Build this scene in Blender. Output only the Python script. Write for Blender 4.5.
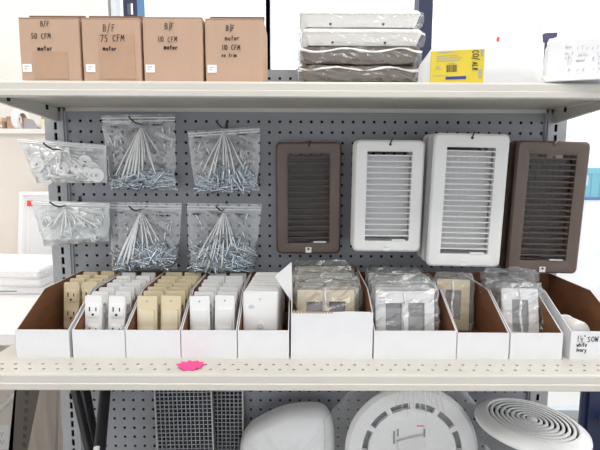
import bpy, math, random
from mathutils import Matrix, Vector, noise
R = math.radians
sc = bpy.context.scene
for o in list(bpy.data.objects): bpy.data.objects.remove(o)
COL = sc.collection

# ------------------------------------------------------------------ camera
F, PIT, ROLL, YAW = 490.0, 0.12431, 0.004227, -0.0034596
CAM = Vector((0.0456, -1.20743, 1.44924))
def ray(u, v):
    u -= 300; v -= 225
    c, s = math.cos(-ROLL), math.sin(-ROLL); u, v = c*u-s*v, s*u+c*v
    x, y, z = u/F, 1.0, -v/F
    c, s = math.cos(PIT), math.sin(PIT); y, z = c*y+s*z, -s*y+c*z
    c, s = math.cos(YAW), math.sin(YAW); x, y = c*x-s*y, s*x+c*y
    return Vector((x, y, z))
def at(u, v, Y):
    d = ray(u, v); return CAM + d*((Y-CAM.y)/d.y)
def atz(u, v, Z):
    d = ray(u, v); return CAM + d*((Z-CAM.z)/d.z)
cam = bpy.data.cameras.new('camera'); co = bpy.data.objects.new('camera', cam); COL.objects.link(co)
fw = ray(300, 225).normalized(); rt = (ray(301, 225)-ray(300, 225)).normalized(); up = rt.cross(fw)
co.matrix_world = Matrix(((rt.x, up.x, -fw.x, CAM.x), (rt.y, up.y, -fw.y, CAM.y), (rt.z, up.z, -fw.z, CAM.z), (0, 0, 0, 1)))
cam.sensor_width = 36; cam.lens = F/600*36; cam.clip_start = .02; cam.clip_end = 200
sc.camera = co

# ------------------------------------------------------------------ light
w = bpy.data.worlds.new('overcast_sky'); sc.world = w; w.use_nodes = True
w.node_tree.nodes['Background'].inputs[0].default_value = (.93, .96, 1, 1)
w.node_tree.nodes['Background'].inputs[1].default_value = 1.5
sc.view_settings.view_transform = 'Standard'; sc.view_settings.look = 'None'
sc.view_settings.exposure = 0.0; sc.view_settings.gamma = 1
FILL_TROFFER = 5.4

# ------------------------------------------------------------------ materials
M = {}
def mat(name, col, rough=.5, metal=0, var=0, scale=20, bump=0, bscale=60, spec=.5, stretch=None, col2=None):
    m = bpy.data.materials.new(name); m.use_nodes = True; M[name] = m
    nt = m.node_tree; b = nt.nodes['Principled BSDF']
    b.inputs['Base Color'].default_value = (*col, 1); b.inputs['Roughness'].default_value = rough
    b.inputs['Metallic'].default_value = metal; b.inputs['Specular IOR Level'].default_value = spec
    if var or bump or col2:
        tc = nt.nodes.new('ShaderNodeTexCoord'); mp = nt.nodes.new('ShaderNodeMapping')
        nt.links.new(tc.outputs['Object'], mp.inputs[0])
        if stretch: mp.inputs['Scale'].default_value = stretch
    if var or col2:
        n = nt.nodes.new('ShaderNodeTexNoise'); n.inputs['Scale'].default_value = scale; n.inputs['Detail'].default_value = 4
        nt.links.new(mp.outputs[0], n.inputs[0])
        r = nt.nodes.new('ShaderNodeValToRGB')
        r.color_ramp.elements[0].position = .3; r.color_ramp.elements[1].position = .7
        c2 = col2 or tuple(min(1, c*(1+var)) for c in col)
        r.color_ramp.elements[0].color = (*[c*(1-var) for c in col], 1); r.color_ramp.elements[1].color = (*c2, 1)
        nt.links.new(n.outputs[0], r.inputs[0]); nt.links.new(r.outputs[0], b.inputs['Base Color'])
    if bump:
        n2 = nt.nodes.new('ShaderNodeTexNoise'); n2.inputs['Scale'].default_value = bscale; n2.inputs['Detail'].default_value = 3
        nt.links.new(mp.outputs[0], n2.inputs[0])
        bp = nt.nodes.new('ShaderNodeBump'); bp.inputs['Strength'].default_value = bump; bp.inputs['Distance'].default_value = .002
        nt.links.new(n2.outputs[0], bp.inputs['Height']); nt.links.new(bp.outputs[0], b.inputs['Normal'])
    return m
def film(name, haze, gloss, tint=(1, 1, 1), rough=.12, hcol=(.85, .9, .92), bump=.0, bscale=90):
    """thin clear plastic: see-through, a little milky, glossy"""
    m = bpy.data.materials.new(name); m.use_nodes = True; M[name] = m
    nt = m.node_tree; nt.nodes.clear(); N = nt.nodes.new; L = nt.links.new
    out = N('ShaderNodeOutputMaterial'); tr = N('ShaderNodeBsdfTransparent'); tr.inputs[0].default_value = (*tint, 1)
    df = N('ShaderNodeBsdfDiffuse'); df.inputs[0].default_value = (*hcol, 1)
    gl = N('ShaderNodeBsdfGlossy'); gl.inputs['Roughness'].default_value = rough
    m1 = N('ShaderNodeMixShader'); m1.inputs[0].default_value = haze; L(tr.outputs[0], m1.inputs[1]); L(df.outputs[0], m1.inputs[2])
    lw = N('ShaderNodeLayerWeight'); lw.inputs[0].default_value = .25
    mu = N('ShaderNodeMath'); mu.operation = 'MULTIPLY_ADD'; mu.inputs[1].default_value = gloss; mu.inputs[2].default_value = gloss*.05; mu.use_clamp = True
    L(lw.outputs[1], mu.inputs[0])
    m2 = N('ShaderNodeMixShader'); L(mu.outputs[0], m2.inputs[0]); L(m1.outputs[0], m2.inputs[1]); L(gl.outputs[0], m2.inputs[2])
    if bump:
        tc = N('ShaderNodeTexCoord'); n = N('ShaderNodeTexNoise'); n.inputs['Scale'].default_value = bscale; n.inputs['Detail'].default_value = 2
        L(tc.outputs['Object'], n.inputs[0]); bp = N('ShaderNodeBump'); bp.inputs['Strength'].default_value = bump; bp.inputs['Distance'].default_value = .004
        L(n.outputs[0], bp.inputs['Height']); L(bp.outputs[0], gl.inputs['Normal']); L(bp.outputs[0], lw.inputs['Normal'])
    L(m2.outputs[0], out.inputs[0]); return m
def emis(name, col, s):
    m = bpy.data.materials.new(name); m.use_nodes = True; M[name] = m
    b = m.node_tree.nodes['Principled BSDF']; b.inputs['Base Color'].default_value = (*col, 1)
    b.inputs['Emission Color'].default_value = (*col, 1); b.inputs['Emission Strength'].default_value = s
    return m
mat('almond', (.60, .58, .53), .38, var=.03, scale=6)
mat('peg_grey', (.29, .30, .325), .42, var=.05, scale=8)
mat('upright_grey', (.36, .37, .385), .35, var=.05, scale=10)
mat('hole_dark', (.012, .012, .014), .8)  # near-black: the shade inside holes, slots and notches put into the colour
mat('white_board', (.745, .75, .775), .55, var=.02, scale=30)
mat('brown_card', (.235, .105, .048), .8, var=.14, scale=14, bump=.2, bscale=120, stretch=(1, 1, 4))
mat('tan_card', (.50, .34, .245), .75, var=.07, scale=9, bump=.25, bscale=200, stretch=(1, 1, .2))
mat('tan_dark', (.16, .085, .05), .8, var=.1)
mat('tape_brown', (.44, .28, .18), .3, var=.06, scale=30)
mat('white_paper', (.85, .85, .86), .6)
mat('ink', (.03, .025, .03), .6)
mat('ink_grey', (.35, .35, .36), .6)
mat('ink_pale', (.52, .52, .54), .6)
mat('slot_reflection', (.045, .04, .036), .6)
mat('white_metal', (.78, .78, .77), .32)
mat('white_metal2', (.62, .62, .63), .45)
mat('brown_metal', (.108, .070, .053), .36, var=.06)
mat('brown_metal2', (.022, .016, .014), .45)  # darker copy of the brown metal; shade behind the slats painted in
mat('white_plastic', (.86, .86, .86), .3)
mat('ivory_plastic', (.72, .62, .42), .35, var=.03)
mat('ivory_light', (.78, .70, .52), .35)
mat('steel', (.62, .62, .63), .3, metal=1)
mat('zinc', (.56, .64, .70), .25, metal=1, var=.3, scale=40)
mat('wire_dark', (.05, .045, .045), .35, metal=.6)
mat('black_tube', (.012, .012, .016), .35)
mat('grille_grey', (.20, .21, .225), .45)
mat('yellow_card', (.68, .53, .035), .45, var=.04, scale=25)
mat('blue_ink', (.03, .04, .24), .5)
mat('navy_steel', (.018, .026, .075), .45)
mat('blue_steel', (.10, .24, .45), .4)
mat('pink_paper', (.90, .06, .28), .6)
mat('red_paper', (.85, .06, .03), .6)
mat('beige_wall', (.78, .72, .66), .8, var=.015, scale=5)
mat('cream_wall', (.84, .82, .79), .8, var=.015, scale=4)
mat('floor_vinyl', (.30, .28, .26), .35, var=.06, scale=3)
mat('ceil_tile', (.82, .82, .80), .9, var=.04, scale=60)
mat('pavement', (.72, .71, .69), .85, var=.06, scale=2)
mat('alu', (.62, .66, .70), .4, metal=.3)
mat('table_white', (.86, .83, .82), .45)
mat('taupe_panel', (.085, .072, .062), .35, var=.12, scale=5, stretch=(1, 1, .15))
mat('wood_grey', (.27, .235, .20), .5, var=.2, scale=9, stretch=(4, 4, .25))
mat('turquoise', (.16, .48, .60), .5, var=.05)
mat('blue_plastic', (.06, .16, .42), .3)
mat('purple_dark', (.07, .06, .15), .5)
mat('clear_part', (.72, .76, .76), .15)
film('bag_film', .07, 1.5, rough=.06)
film('bag_milky', .42, 1.4, rough=.08)
film('wrap_film', .02, .45, bump=.6, bscale=70)
film('wrap_milky', .12, .55, bump=.6, bscale=60)
film('register_film', .0, .08, rough=.2, bump=.3, bscale=60)
film('wrap_shiny', .05, .95, rough=.09, bump=.25, bscale=60)
film('fold_glint_film', .88, .5, hcol=(.97, .98, .98))  # whitened film for zips and folds, also for painted glints
m_ = film('white_bag', .25, .15, hcol=(.92, .93, .95))
_n = m_.node_tree; _t = _n.nodes.new('ShaderNodeBsdfTranslucent'); _t.inputs[0].default_value = (.97, .98, 1, 1)
_x = _n.nodes.new('ShaderNodeMixShader'); _x.inputs[0].default_value = .55
_d = [q for q in _n.nodes if q.type == 'BSDF_DIFFUSE'][0]; _l = [l for l in _n.links if l.from_node == _d][0]; _to = _l.to_socket
[q for q in _n.nodes if q.type == 'MIX_SHADER' and q.inputs[2] == _to or (q.type == 'MIX_SHADER' and _to.node == q)][0].inputs[0].default_value = .72
_n.links.new(_d.outputs[0], _x.inputs[1]); _n.links.new(_t.outputs[0], _x.inputs[2]); _n.links.new(_x.outputs[0], _to)
film('glass', .0, .35, rough=.02)
emis('fill_panel', (1, .96, .90), FILL_TROFFER)

# ------------------------------------------------------------------ mesh helpers
class MB:
    def __init__(s): s.v = []; s.f = []; s.m = []
    def add(s, vs, fs, T=None, mi=0):
        n = len(s.v)
        s.v += [tuple(T @ Vector(p)) if T else tuple(p) for p in vs]
        s.f += [tuple(i+n for i in q) for q in fs]; s.m += [mi]*len(fs); return s
    def box(s, x0, x1, y0, y1, z0, z1, T=None, mi=0):
        vs = [(x, y, z) for z in (z0, z1) for y in (y0, y1) for x in (x0, x1)]
        return s.add(vs, [(0, 2, 3, 1), (4, 5, 7, 6), (0, 1, 5, 4), (2, 6, 7, 3), (0, 4, 6, 2), (1, 3, 7, 5)], T, mi)
    def prism(s, poly, a, b, axis='x', T=None, mi=0):
        """extrude a 2-D polygon; axis x: poly=(y,z); axis y: poly=(x,z); axis z: poly=(x,y)"""
        n = len(poly)
        def P(p, t): return {'x': (t, p[0], p[1]), 'y': (p[0], t, p[1]), 'z': (p[0], p[1], t)}[axis]
        vs = [P(p, a) for p in poly]+[P(p, b) for p in poly]
        fs = [(i, (i+1) % n, (i+1) % n+n, i+n) for i in range(n)]+[tuple(reversed(range(n))), tuple(range(n, 2*n))]
        return s.add(vs, fs, T, mi)
    def loft(s, rings, cap0=False, cap1=False, closed=True, T=None, mi=0):
        n = len(rings[0]); vs = [p for r in rings for p in r]; fs = []
        for k in range(len(rings)-1):
            for i in range(n if closed else n-1):
                j = (i+1) % n; fs.append((k*n+i, k*n+j, (k+1)*n+j, (k+1)*n+i))
        if cap0: fs.append(tuple(reversed(range(n))))
        if cap1: fs.append(tuple((len(rings)-1)*n+i for i in range(n)))
        return s.add(vs, fs, T, mi)
    def lathe(s, prof, seg=24, T=None, cap0=True, cap1=True, mi=0):
        rings = [[(r*math.cos(2*math.pi*i/seg), r*math.sin(2*math.pi*i/seg), z) for i in range(seg)] for r, z in prof]
        return s.loft(rings, cap0, cap1, T=T, mi=mi)
    def tube(s, pts, r, seg=8, T=None, mi=0):
        pts = [Vector(p) for p in pts]; rings = []
        for i, p in enumerate(pts):
            d = (pts[min(i+1, len(pts)-1)]-pts[max(i-1, 0)]).normalized()
            a = d.cross(Vector((0, 0, 1)));
            if a.length < .05: a = d.cross(Vector((1, 0, 0)))
            a.normalize(); b = d.cross(a); rr = r[i] if isinstance(r, (list, tuple)) else r
            rings.append([tuple(p+(a*math.cos(t)+b*math.sin(t))*rr) for t in [2*math.pi*k/seg for k in range(seg)]])
        return s.loft(rings, True, True, T=T, mi=mi)
    def ribbon(s, pts, wd, T=None, thick=.0004):
        """flat stroke in the XZ plane facing -y"""
        for a, b in zip(pts[:-1], pts[1:]):
            a = Vector((a[0], a[1])); b = Vector((b[0], b[1])); d = (b-a)
            if d.length < 1e-7: continue
            d.normalize(); n = Vector((-d.y, d.x))*wd/2; a2 = a-d*wd*.35; b2 = b+d*wd*.35
            q = [a2+n, b2+n, b2-n, a2-n]
            s.add([(p.x, 0, p.y) for p in q]+[(p.x, -thick, p.y) for p in q], [(4, 5, 6, 7), (0, 4, 7, 3), (1, 2, 6, 5), (0, 1, 5, 4), (2, 3, 7, 6)], T)
        return s
    def mesh(s, name, mats, smooth=False):
        me = bpy.data.meshes.new(name); me.from_pydata(s.v, [], s.f)
        for m in (mats if isinstance(mats, (list, tuple)) else [mats]): me.materials.append(M[m])
        me.polygons.foreach_set('material_index', s.m)
        if smooth: me.polygons.foreach_set('use_smooth', [True]*len(s.f))
        me.update()
        if smooth and smooth != 'all':
            try: me.set_sharp_from_angle(angle=R(35))
            except Exception: pass
        return me
    def build(s, name, mats, parent=None, smooth=False, loc=None, T=None):
        o = bpy.data.objects.new(name, s.mesh(name, mats, smooth)); COL.objects.link(o)
        if parent: o.parent = parent
        if loc: o.location = loc
        if T: o.matrix_local = T
        return o
def rrect(w, h, r, seg=5, cx=0, cy=0):
    r = max(min(r, w/2-1e-5, h/2-1e-5), 1e-5); pts = []
    for sx, sy, a in ((1, 1, 0), (-1, 1, 90), (-1, -1, 180), (1, -1, 270)):
        for k in range(seg+1):
            t = R(a+90*k/seg); pts.append((cx+sx*(w/2-r)+r*math.cos(t), cy+sy*(h/2-r)+r*math.sin(t)))
    return pts
def tag(o, label=None, cat=None, group=None, kind=None):
    if label: o['label'] = label
    if cat: o['category'] = cat
    if group: o['group'] = group
    if kind: o['kind'] = kind
    return o
def thing(name, label, cat, loc=(0, 0, 0), rot=(0, 0, 0), group=None):
    o = bpy.data.objects.new(name, None); COL.objects.link(o); o.empty_display_size = .03
    o.location = loc; o.rotation_euler = rot; return tag(o, label, cat, group)
def clone(o, parent=None):
    c = o.copy(); COL.objects.link(c)
    if parent: c.parent = parent
    for ch in list(o.children): clone(ch, c)
    return c
TR = Matrix.Translation
def RX(a): return Matrix.Rotation(R(a), 4, 'X')
def RY(a): return Matrix.Rotation(R(a), 4, 'Y')
def RZ(a): return Matrix.Rotation(R(a), 4, 'Z')

# single-stroke hand lettering, unit cell 0.6 x 1
_c = lambda cx, cy, rx, ry, a0, a1, n=8: [(cx+rx*math.cos(R(a0+(a1-a0)*i/n)), cy+ry*math.sin(R(a0+(a1-a0)*i/n))) for i in range(n+1)]
GL = {
 'B': [[(.05, 0), (.05, 1), (.35, .95), (.45, .75), (.3, .55), (.05, .5)], [(.3, .55), (.52, .35), (.4, .05), (.05, 0)]],
 '/': [[(.05, -.2), (.4, 1.2)]], '|': [[(.2, -.25), (.22, 1.2)]],
 'F': [[(.08, 0), (.08, 1), (.52, 1)], [(.08, .52), (.42, .55)]],
 '5': [[(.5, 1), (.12, 1), (.1, .58), (.4, .55), (.5, .3), (.35, .02), (.05, .08)]],
 '0': [_c(.28, .5, .24, .48, 90, 450, 10)], '7': [[(.02, .95), (.5, 1), (.2, 0)]], '1': [[(.2, 0), (.22, 1)]],
 'C': [_c(.32, .5, .28, .5, 50, 310, 8)], 'M': [[(.0, 0), (.08, 1), (.3, .35), (.52, 1), (.6, 0)]],
 'm': [[(.0, 0), (.0, .55)], _c(.14, .35, .14, .25, 180, 0, 4)+[(.28, 0)], _c(.42, .35, .14, .25, 180, 0, 4)+[(.56, 0)]],
 'o': [_c(.25, .28, .22, .28, 90, 450, 8)], 't': [[(.22, 1), (.2, .1), (.35, .0)], [(.0, .6), (.45, .62)]],
 'r': [[(.08, 0), (.08, .55)], [(.08, .4), (.25, .58), (.42, .52)]],
 'n': [[(.05, 0), (.05, .55)], _c(.22, .33, .17, .24, 180, 0, 5)+[(.39, 0)]],
 'u': [[(.05, .55), (.06, .15), (.2, .0), (.36, .1), (.4, .55), (.4, 0)]],
 'e': [[(.05, .3), (.42, .32), (.35, .55), (.15, .55), (.05, .28), (.2, .0), (.42, .08)]],
 'h': [[(.05, 0), (.05, 1)], _c(.22, .33, .17, .24, 180, 0, 5)+[(.39, 0)]], 'i': [[(.15, 0), (.15, .55)], [(.15, .75), (.15, .8)]],
 'w': [[(.0, .55), (.12, .0), (.25, .4), (.38, 0), (.5, .55)]], 'v': [[(.02, .55), (.2, 0), (.4, .55)]],
 'y': [[(.05, .55), (.2, .1)], [(.42, .55), (.25, -.2), (.05, -.35)]], '"': [[(.1, 1), (.1, .8)], [(.25, 1), (.25, .8)]],
 'S': [[(.5, .9), (.25, 1), (.06, .8), (.2, .55), (.45, .4), (.45, .12), (.2, .0), (.02, .12)]],
 'O': [_c(.32, .5, .3, .48, 90, 450, 10)], 'W': [[(.0, 1), (.15, 0), (.32, .7), (.5, 0), (.65, 1)]],
 '2': [[(.05, .8), (.25, 1), (.45, .8), (.05, 0), (.5, .02)]], 'a': [_c(.22, .28, .2, .27, 30, 390, 8)+[(.42, 0)]],
 'N': [[(.02, 0), (.04, 1), (.48, 0), (.5, 1)]], 'D': [[(.05, 0), (.05, 1), (.35, .95), (.52, .5), (.35, .05), (.05, 0)]],
 'l': [[(.1, 0), (.1, 1)]], 's': [[(.38, .5), (.15, .55), (.08, .4), (.35, .22), (.28, 0), (.05, .05)]],
 'd': [_c(.2, .28, .18, .27, 0, 360, 8), [(.4, 1), (.4, 0)]], 'c': [_c(.25, .28, .2, .27, 50, 310, 6)],
 'A': [[(0, 0), (.27, 1), (.52, 0)], [(.1, .38), (.42, .38)]], 'L': [[(.05, 1), (.05, 0), (.45, 0)]], 'R': [[(.05, 0), (.05, 1), (.4, .95), (.42, .6), (.05, .5), (.48, 0)]],
 'E': [[(.5, 1), (.06, 1), (.06, 0), (.5, 0)], [(.06, .5), (.4, .5)]], '4': [[(.3, 1), (.02, .35), (.5, .35)], [(.38, .7), (.36, 0)]],
 'P': [[(.05, 0), (.05, 1), (.4, .95), (.42, .6), (.05, .5)]], 'T': [[(0, 1), (.55, 1)], [(.27, 1), (.27, 0)]],
 '8': [_c(.26, .74, .2, .24, 270, 630, 8), _c(.26, .25, .24, .25, 90, 450, 8)], '-': [[(.05, .5), (.4, .5)]], '.': [[(.1, 0), (.1, .06)]],
}
def write(mb, text, x, z, h, wd, T=None, rnd=None, adv=.78, slant=.08):
    rnd = rnd or random.Random(1)
    for ch in text:
        if ch in GL:
            dz = rnd.uniform(-.05, .05)*h
            for st in GL[ch]: mb.ribbon([(x+(px+slant*pz)*h*.85, z+dz+pz*h) for px, pz in st], wd, T)
        x += (adv if ch not in '1i|l' else adv*.55)*h*.85*(1.15 if ch in 'MWm' else 1)
    return x

# ================================================================== THE ROOM
XL, XR, YF, YB, HC = -3.2, 3.6, -3.6, 1.45, 3.1
def struct(name, mb, m, label=None, parent=None, **k):
    o = mb.build(name, m, parent, **k)
    if not parent: o['kind'] = 'structure'
    return o
struct('floor', MB().box(XL, XR, YF, YB, -.05, 0), 'floor_vinyl')
struct('ceiling', MB().box(XL, XR, YF, YB+.1, HC, HC+.08), 'ceil_tile')
XW = at(108, 10, YB).x          # where the solid wall ends and the shop window begins
struct('wall_back', MB().box(XL, XW, YB, YB+.12, 0, HC), 'cream_wall')
struct('wall_left', MB().box(XL-.1, XL, YF, YB+.12, 0, HC), 'cream_wall')
struct('pavement', MB().box(-30, 60, YB+.14, 70, -.12, -.04), 'pavement')
def window(name, x0, x1, y, n, axis='x', sill=.05):
    root = bpy.data.objects.new(name, None); COL.objects.link(root); root['kind'] = 'structure'
    root.location = (x0, y, 0) if axis == 'x' else (y, x0, 0)
    if axis == 'y': root.rotation_euler = (0, 0, R(90))
    L = x1-x0
    f = MB().box(0, L, -.03, .03, 0, sill).box(0, L, -.03, .03, HC-.1, HC)
    f.build('window_frame', 'alu', root)
    for i in range(n+1):
        MB().box(L*i/n-.012, L*i/n+.012, -.035, .035, sill, HC-.1).build('mullion', 'alu', root)
        if i < n: MB().box(L*i/n+.012, L*(i+1)/n-.012, -.003, .003, sill, HC-.1).build('pane', 'glass', root)
    return root
xm = at(268, 60, YB).x
window('window_1', XW+.03, xm, YB+.03, 1)
window('window_2', xm+.002, XR, YB+.03, 1)
window('window_3', XL, XR, YF, 4)
window('window_4', YF, YB, XR, 3, 'y')
for i, (x, y) in enumerate([(-1.6, -1.9), (0.05, -1.9), (1.7, -1.9), (-1.6, -.75), (.05, -.75), (1.7, -.75), (-1.6, .75), (.05, .75), (1.7, .75)]):  # added fill panels, no fixture seen; rear row brightens the back wall
    t = thing('fill_troffer', 'added white fill panel, unseen, set in the shop ceiling', 'added light', (x, y, HC-.04), group='added ceiling fill panels')
    MB().loft([[(a, b, z) for a, b in rrect(w_, h_, .01, 2)] for w_, h_, z in ((1.24, .64, .04), (1.24, .64, 0), (1.18, .58, 0), (1.16, .56, .02))]).build('frame', 'white_metal', t)
    MB().box(-.58, .58, -.28, .28, .014, .018).build('diffuser', 'fill_panel', t)

# ================================================================== GONDOLA
ZS = 1.0775      # middle shelf top
ZU = 1.584       # upper shelf top
YFR = -.376      # shelf front
ZD = .585        # lower shelf top
GX0, GX1 = -.546, .673
g = thing('gondola_shelving', 'grey pegboard gondola shelving unit with almond metal shelves', 'shelving', (.0635, 0, 0))
gx = g.location.x
I = .0254
def perf(cols, rows, r, rim=.0015, seg=8):
    """cols/rows: hole centre coordinates; returns MB in XZ plane facing -y"""
    mb = MB()
    for x in cols:
        for z in rows:
            h = I/2; C4 = [(x+h, z+h), (x-h, z+h), (x-h, z-h), (x+h, z-h)]
            H = [(x+r*math.cos(R(45*k)), z+r*math.sin(R(45*k))) for k in range(8)]
            vs = [(a, 0, b) for a, b in C4+H]+[(a, rim, b) for a, b in H]
            fs = [(0, 4+1, 4+2, 4+3, 1), (1, 4+3, 4+4, 4+5, 2), (2, 4+5, 4+6, 4+7, 3), (3, 4+7, 4+0, 4+1, 0)]
            fs = [tuple(reversed(q)) for q in fs]
            fs += [(4+k, 4+(k+1) % 8, 12+(k+1) % 8, 12+k) for k in range(8)]
            mb.add(vs, fs)
    return mb
Z0 = 1.55
cols = [c*I-gx for c in range(-20, 26)]; rows = [Z0+r*I for r in range(-56, 5)]
pb = perf(cols, rows, .0037)
xa, xb = cols[0]-I/2, cols[-1]+I/2; za, zb = rows[0]-I/2, rows[-1]+I/2
pb.box(xa-.006, xa, 0, .012, za, zb).box(xb, xb+.006, 0, .012, za, zb)
pb.box(xa-.006, xb+.006, 0, .012, zb, zb+.008)
pb.build('pegboard', 'peg_grey', g)
MB().box(xa-.006, xb+.006, .016, .05, .05, zb+.006).build('back_panel', 'hole_dark', g)  # coloured near-black so the pegboard holes look shaded inside
# uprights with slots
UPC = GX0-gx+.006
for s in (-1, 1):
    mb = MB(); xc = s*abs(UPC)
    slw, slh = .0036, .0088
    z = .12+.0035
    zt = zb+.008
    yfr = -.006
    mb.box(xc-.026, xc-slw, yfr, -.0035, .1, zt).box(xc+slw, xc+.026, yfr, -.0035, .1, zt)
    k = 0; zz = Z0-58*I+I/2
    while zz < zt-I:
        mb.box(xc-slw, xc+slw, yfr, -.0035, zz+slh, zz+I-slh); zz += I
    mb.box(xc-.026, xc-.024, -.0035, .05, .1, zt).box(xc+.024, xc+.026, -.0035, .05, .1, zt)
    mb.box(xc-.026, xc+.026, .048, .05, .1, zt)
    u = mb.build('upright', 'upright_grey', g)
    # raised ridges beside the slots
    MB().box(xc-s*.019-.0025, xc-s*.019+.0025, -.011, -.006, .1, zt).build('ridge', 'upright_grey', u)
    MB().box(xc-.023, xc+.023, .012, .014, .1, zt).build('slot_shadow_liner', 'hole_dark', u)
# shelves
HW = .606
def shelf(zt, lip, name, holes):
    mb = MB(); t = .003; y0 = YFR; rr = .004
    prof = [(-.003, zt), (y0+rr, zt), (y0+.001, zt-.0015), (y0, zt-rr)]
    prof += [(y0, zt-lip*.55), (y0-.0015, zt-lip*.6), (y0-.0015, zt-lip*.93), (y0+.001, zt-lip), (y0+.016, zt-lip), (y0+.016, zt-lip+.002), (y0+t, zt-lip+.003), (y0+t, zt-t), (-.006, zt-t), (-.006, zt-.012), (-.003, zt-.012)]
    if holes:
        # deck with two staggered rows of holes near the front
        ya, yb2 = -.376+.010, -.322
        prof2 = [(ya, zt), (y0+rr, zt), (y0+.001, zt-.0015)]+prof[3:11]+[(ya, zt-t)]
        mb.prism(prof2, -HW, HW)
        mb.prism([(-.003, zt), (yb2, zt), (yb2, zt-t), (-.006, zt-t), (-.006, zt-.012), (-.003, zt-.012)], -HW, HW)
        n = 48; p = 2*HW/n; half = (yb2-ya)/2
        for row, (yc, off) in enumerate(((ya+half/2, 0), (ya+half*1.5, p/2))):
            for k in range(n+1 if off == 0 else n):
                x = -HW+k*p+off if off else -HW+k*p
                xl, xr = max(x-p/2, -HW), min(x+p/2, HW)
                r = .0034
                if off == 0 and k in (0, n):
                    mb.add([(xl, yc-half/2, zt), (xr, yc-half/2, zt), (xr, yc+half/2, zt), (xl, yc+half/2, zt)], [(0, 1, 2, 3)]); continue
                C4 = [(xr, yc+half/2), (xl, yc+half/2), (xl, yc-half/2), (xr, yc-half/2)]
                H = [(x+r*math.cos(R(45*q)), yc+r*math.sin(R(45*q))) for q in range(8)]
                vs = [(a, b, zt) for a, b in C4+H]+[(a, b, zt-t) for a, b in H]
                fs = [(0, 1, 7, 6, 5), (1, 2, 9, 8, 7), (2, 3, 11, 10, 9), (3, 0, 5, 4, 11)]
                fs += [(4+q, 12+q, 12+(q+1) % 8, 4+(q+1) % 8) for q in range(8)]
                mb.add(vs, fs)
        liner = True
    else:
        mb.prism(prof, -HW, HW); liner = False
    o = mb.build(name, 'almond', g)
    if liner: MB().box(-HW, HW, -.37, -.318, zt-.008, zt-.0062).build('hole_shade_liner', 'hole_dark', o)  # dark strip under the deck holes, painted in place of their shade
    return o
shelf(ZS, .031, 'shelf', True); shelf(ZU, .026, 'shelf', False); shelf(ZD, .031, 'shelf', False)
for zt in (ZU, ZS, ZD):
    for s in (-1, 1):
        x = s*.597
        poly = [(-.002, zt-.004), (-.352, zt-.006), (-.356, zt-.022), (-.335, zt-.022), (-.30, zt-.027), (-.004, zt-.058)]
        if zt == ZU: poly = [(-.002, zt-.004), (-.352, zt-.004), (-.352, zt-.0085), (-.012, zt-.0345), (-.004, zt-.030)]
        b = MB().prism(poly, x-.0015, x+.0015).build('bracket', 'almond', g)
        if zt == ZU:
            for yy in (-.06, -.21): MB().box(x-s*.003-.002, x-s*.003+.002, yy-.003, yy+.003, zt-.014, zt-.0035).build('notch', 'hole_dark', b)
            MB().prism([(-.352, zt-.0085), (-.012, zt-.0345), (-.012, zt-.036), (-.352, zt-.010)], x-.004, x+.004).build('flange', 'almond', b)

# ================================================================== CARDBOARD BOXES ON TOP SHELF
def carton(x0, x1, zt, yf, depth, lines, label, flap, tape, seed, tick):
    rnd = random.Random(seed); w_ = x1-x0; h = zt-ZU
    t = thing('cardboard_box', label, 'box', ((x0+x1)/2, yf, ZU), group='brown fan motor boxes')
    mb = MB(); r = .003
    ring = lambda z, k: [(a, b+depth/2, z) for a, b in rrect(w_-k, depth-k, r, 2)]
    mb.loft([ring(0, .001), ring(h*.5, 0), ring(h-.001, .0005), ring(h, .002)], True, True); mb.build('body', 'tan_card', t)
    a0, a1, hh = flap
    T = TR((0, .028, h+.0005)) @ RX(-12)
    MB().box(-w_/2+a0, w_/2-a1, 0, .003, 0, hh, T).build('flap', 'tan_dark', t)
    MB().box(-w_/2+.001, w_/2-.001, 0, depth, h+.0002, h+.0016).build('flap', 'tan_card', t)
    if tape:
        MB().box(tape[0], tape[1], -.0006, .0002, tape[2], tape[3]).build('tape', 'tape_brown', t)
    st = MB().box(-w_/2+.003+tick, -w_/2+.003+tick+.0155, -.0012, 0, .0195, .0325).build('price_sticker', 'white_paper', t)
    m2 = MB()
    for zz, q in ((.0285, .008), (.0245, .005)): m2.box(-w_/2+.006+tick, -w_/2+.006+tick+q, -.0015, -.0012, zz-.001, zz+.001)
    m2.build('sticker_print', 'ink_pale', st)
    m = MB()
    for text, x, z, hgt, wd in lines: write(m, text, x, z, hgt, wd*.78, TR((0, -.0008, 0)), rnd)
    m.build('handwriting', 'ink', t); return t
zb1 = at(50, 18.5, -.34).z
bxs = [(at(19.5, 50, -.34).x, at(80, 50, -.34).x), (at(82, 50, -.34).x, at(141, 50, -.34).x), (at(143, 50, -.34).x, at(203, 50, -.34).x), (at(205, 50, -.34).x, at(264, 50, -.34).x)]
carton(*bxs[0], zb1, -.34, .10, [('B/F', -.013, .095, .008, .0011), ('50 CFM', -.030, .0745, .0085, .0011), ('motor', -.020, .055, .0075, .0016)],
       'brown cardboard box marked 50 CFM with a tape strip below', (.004, .001, .013), (-.029, .030, .008, .053), 3, .001)
carton(*bxs[1], zb1, -.34, .10, [('B/F', -.013, .087, .011, .0012), ('75 CFM', -.018, .0705, .0105, .0014), ('motor', -.014, .0555, .0070, .0017)],
       'brown cardboard box marked 75 CFM with a wide tape patch', (.002, .003, .013), (-.022, .040, .008, .082), 4, .003)
carton(*bxs[2], zb1+.002, -.34, .10, [('B|F', -.013, .0905, .010, .0012), ('110 CFM', -.026, .070, .0085, .0010), ('motor', -.015, .058, .0070, .0017)],
       'plain brown cardboard box marked 110 CFM motor without tape', (.004, .006, .0095), None, 5, .001)
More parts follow.
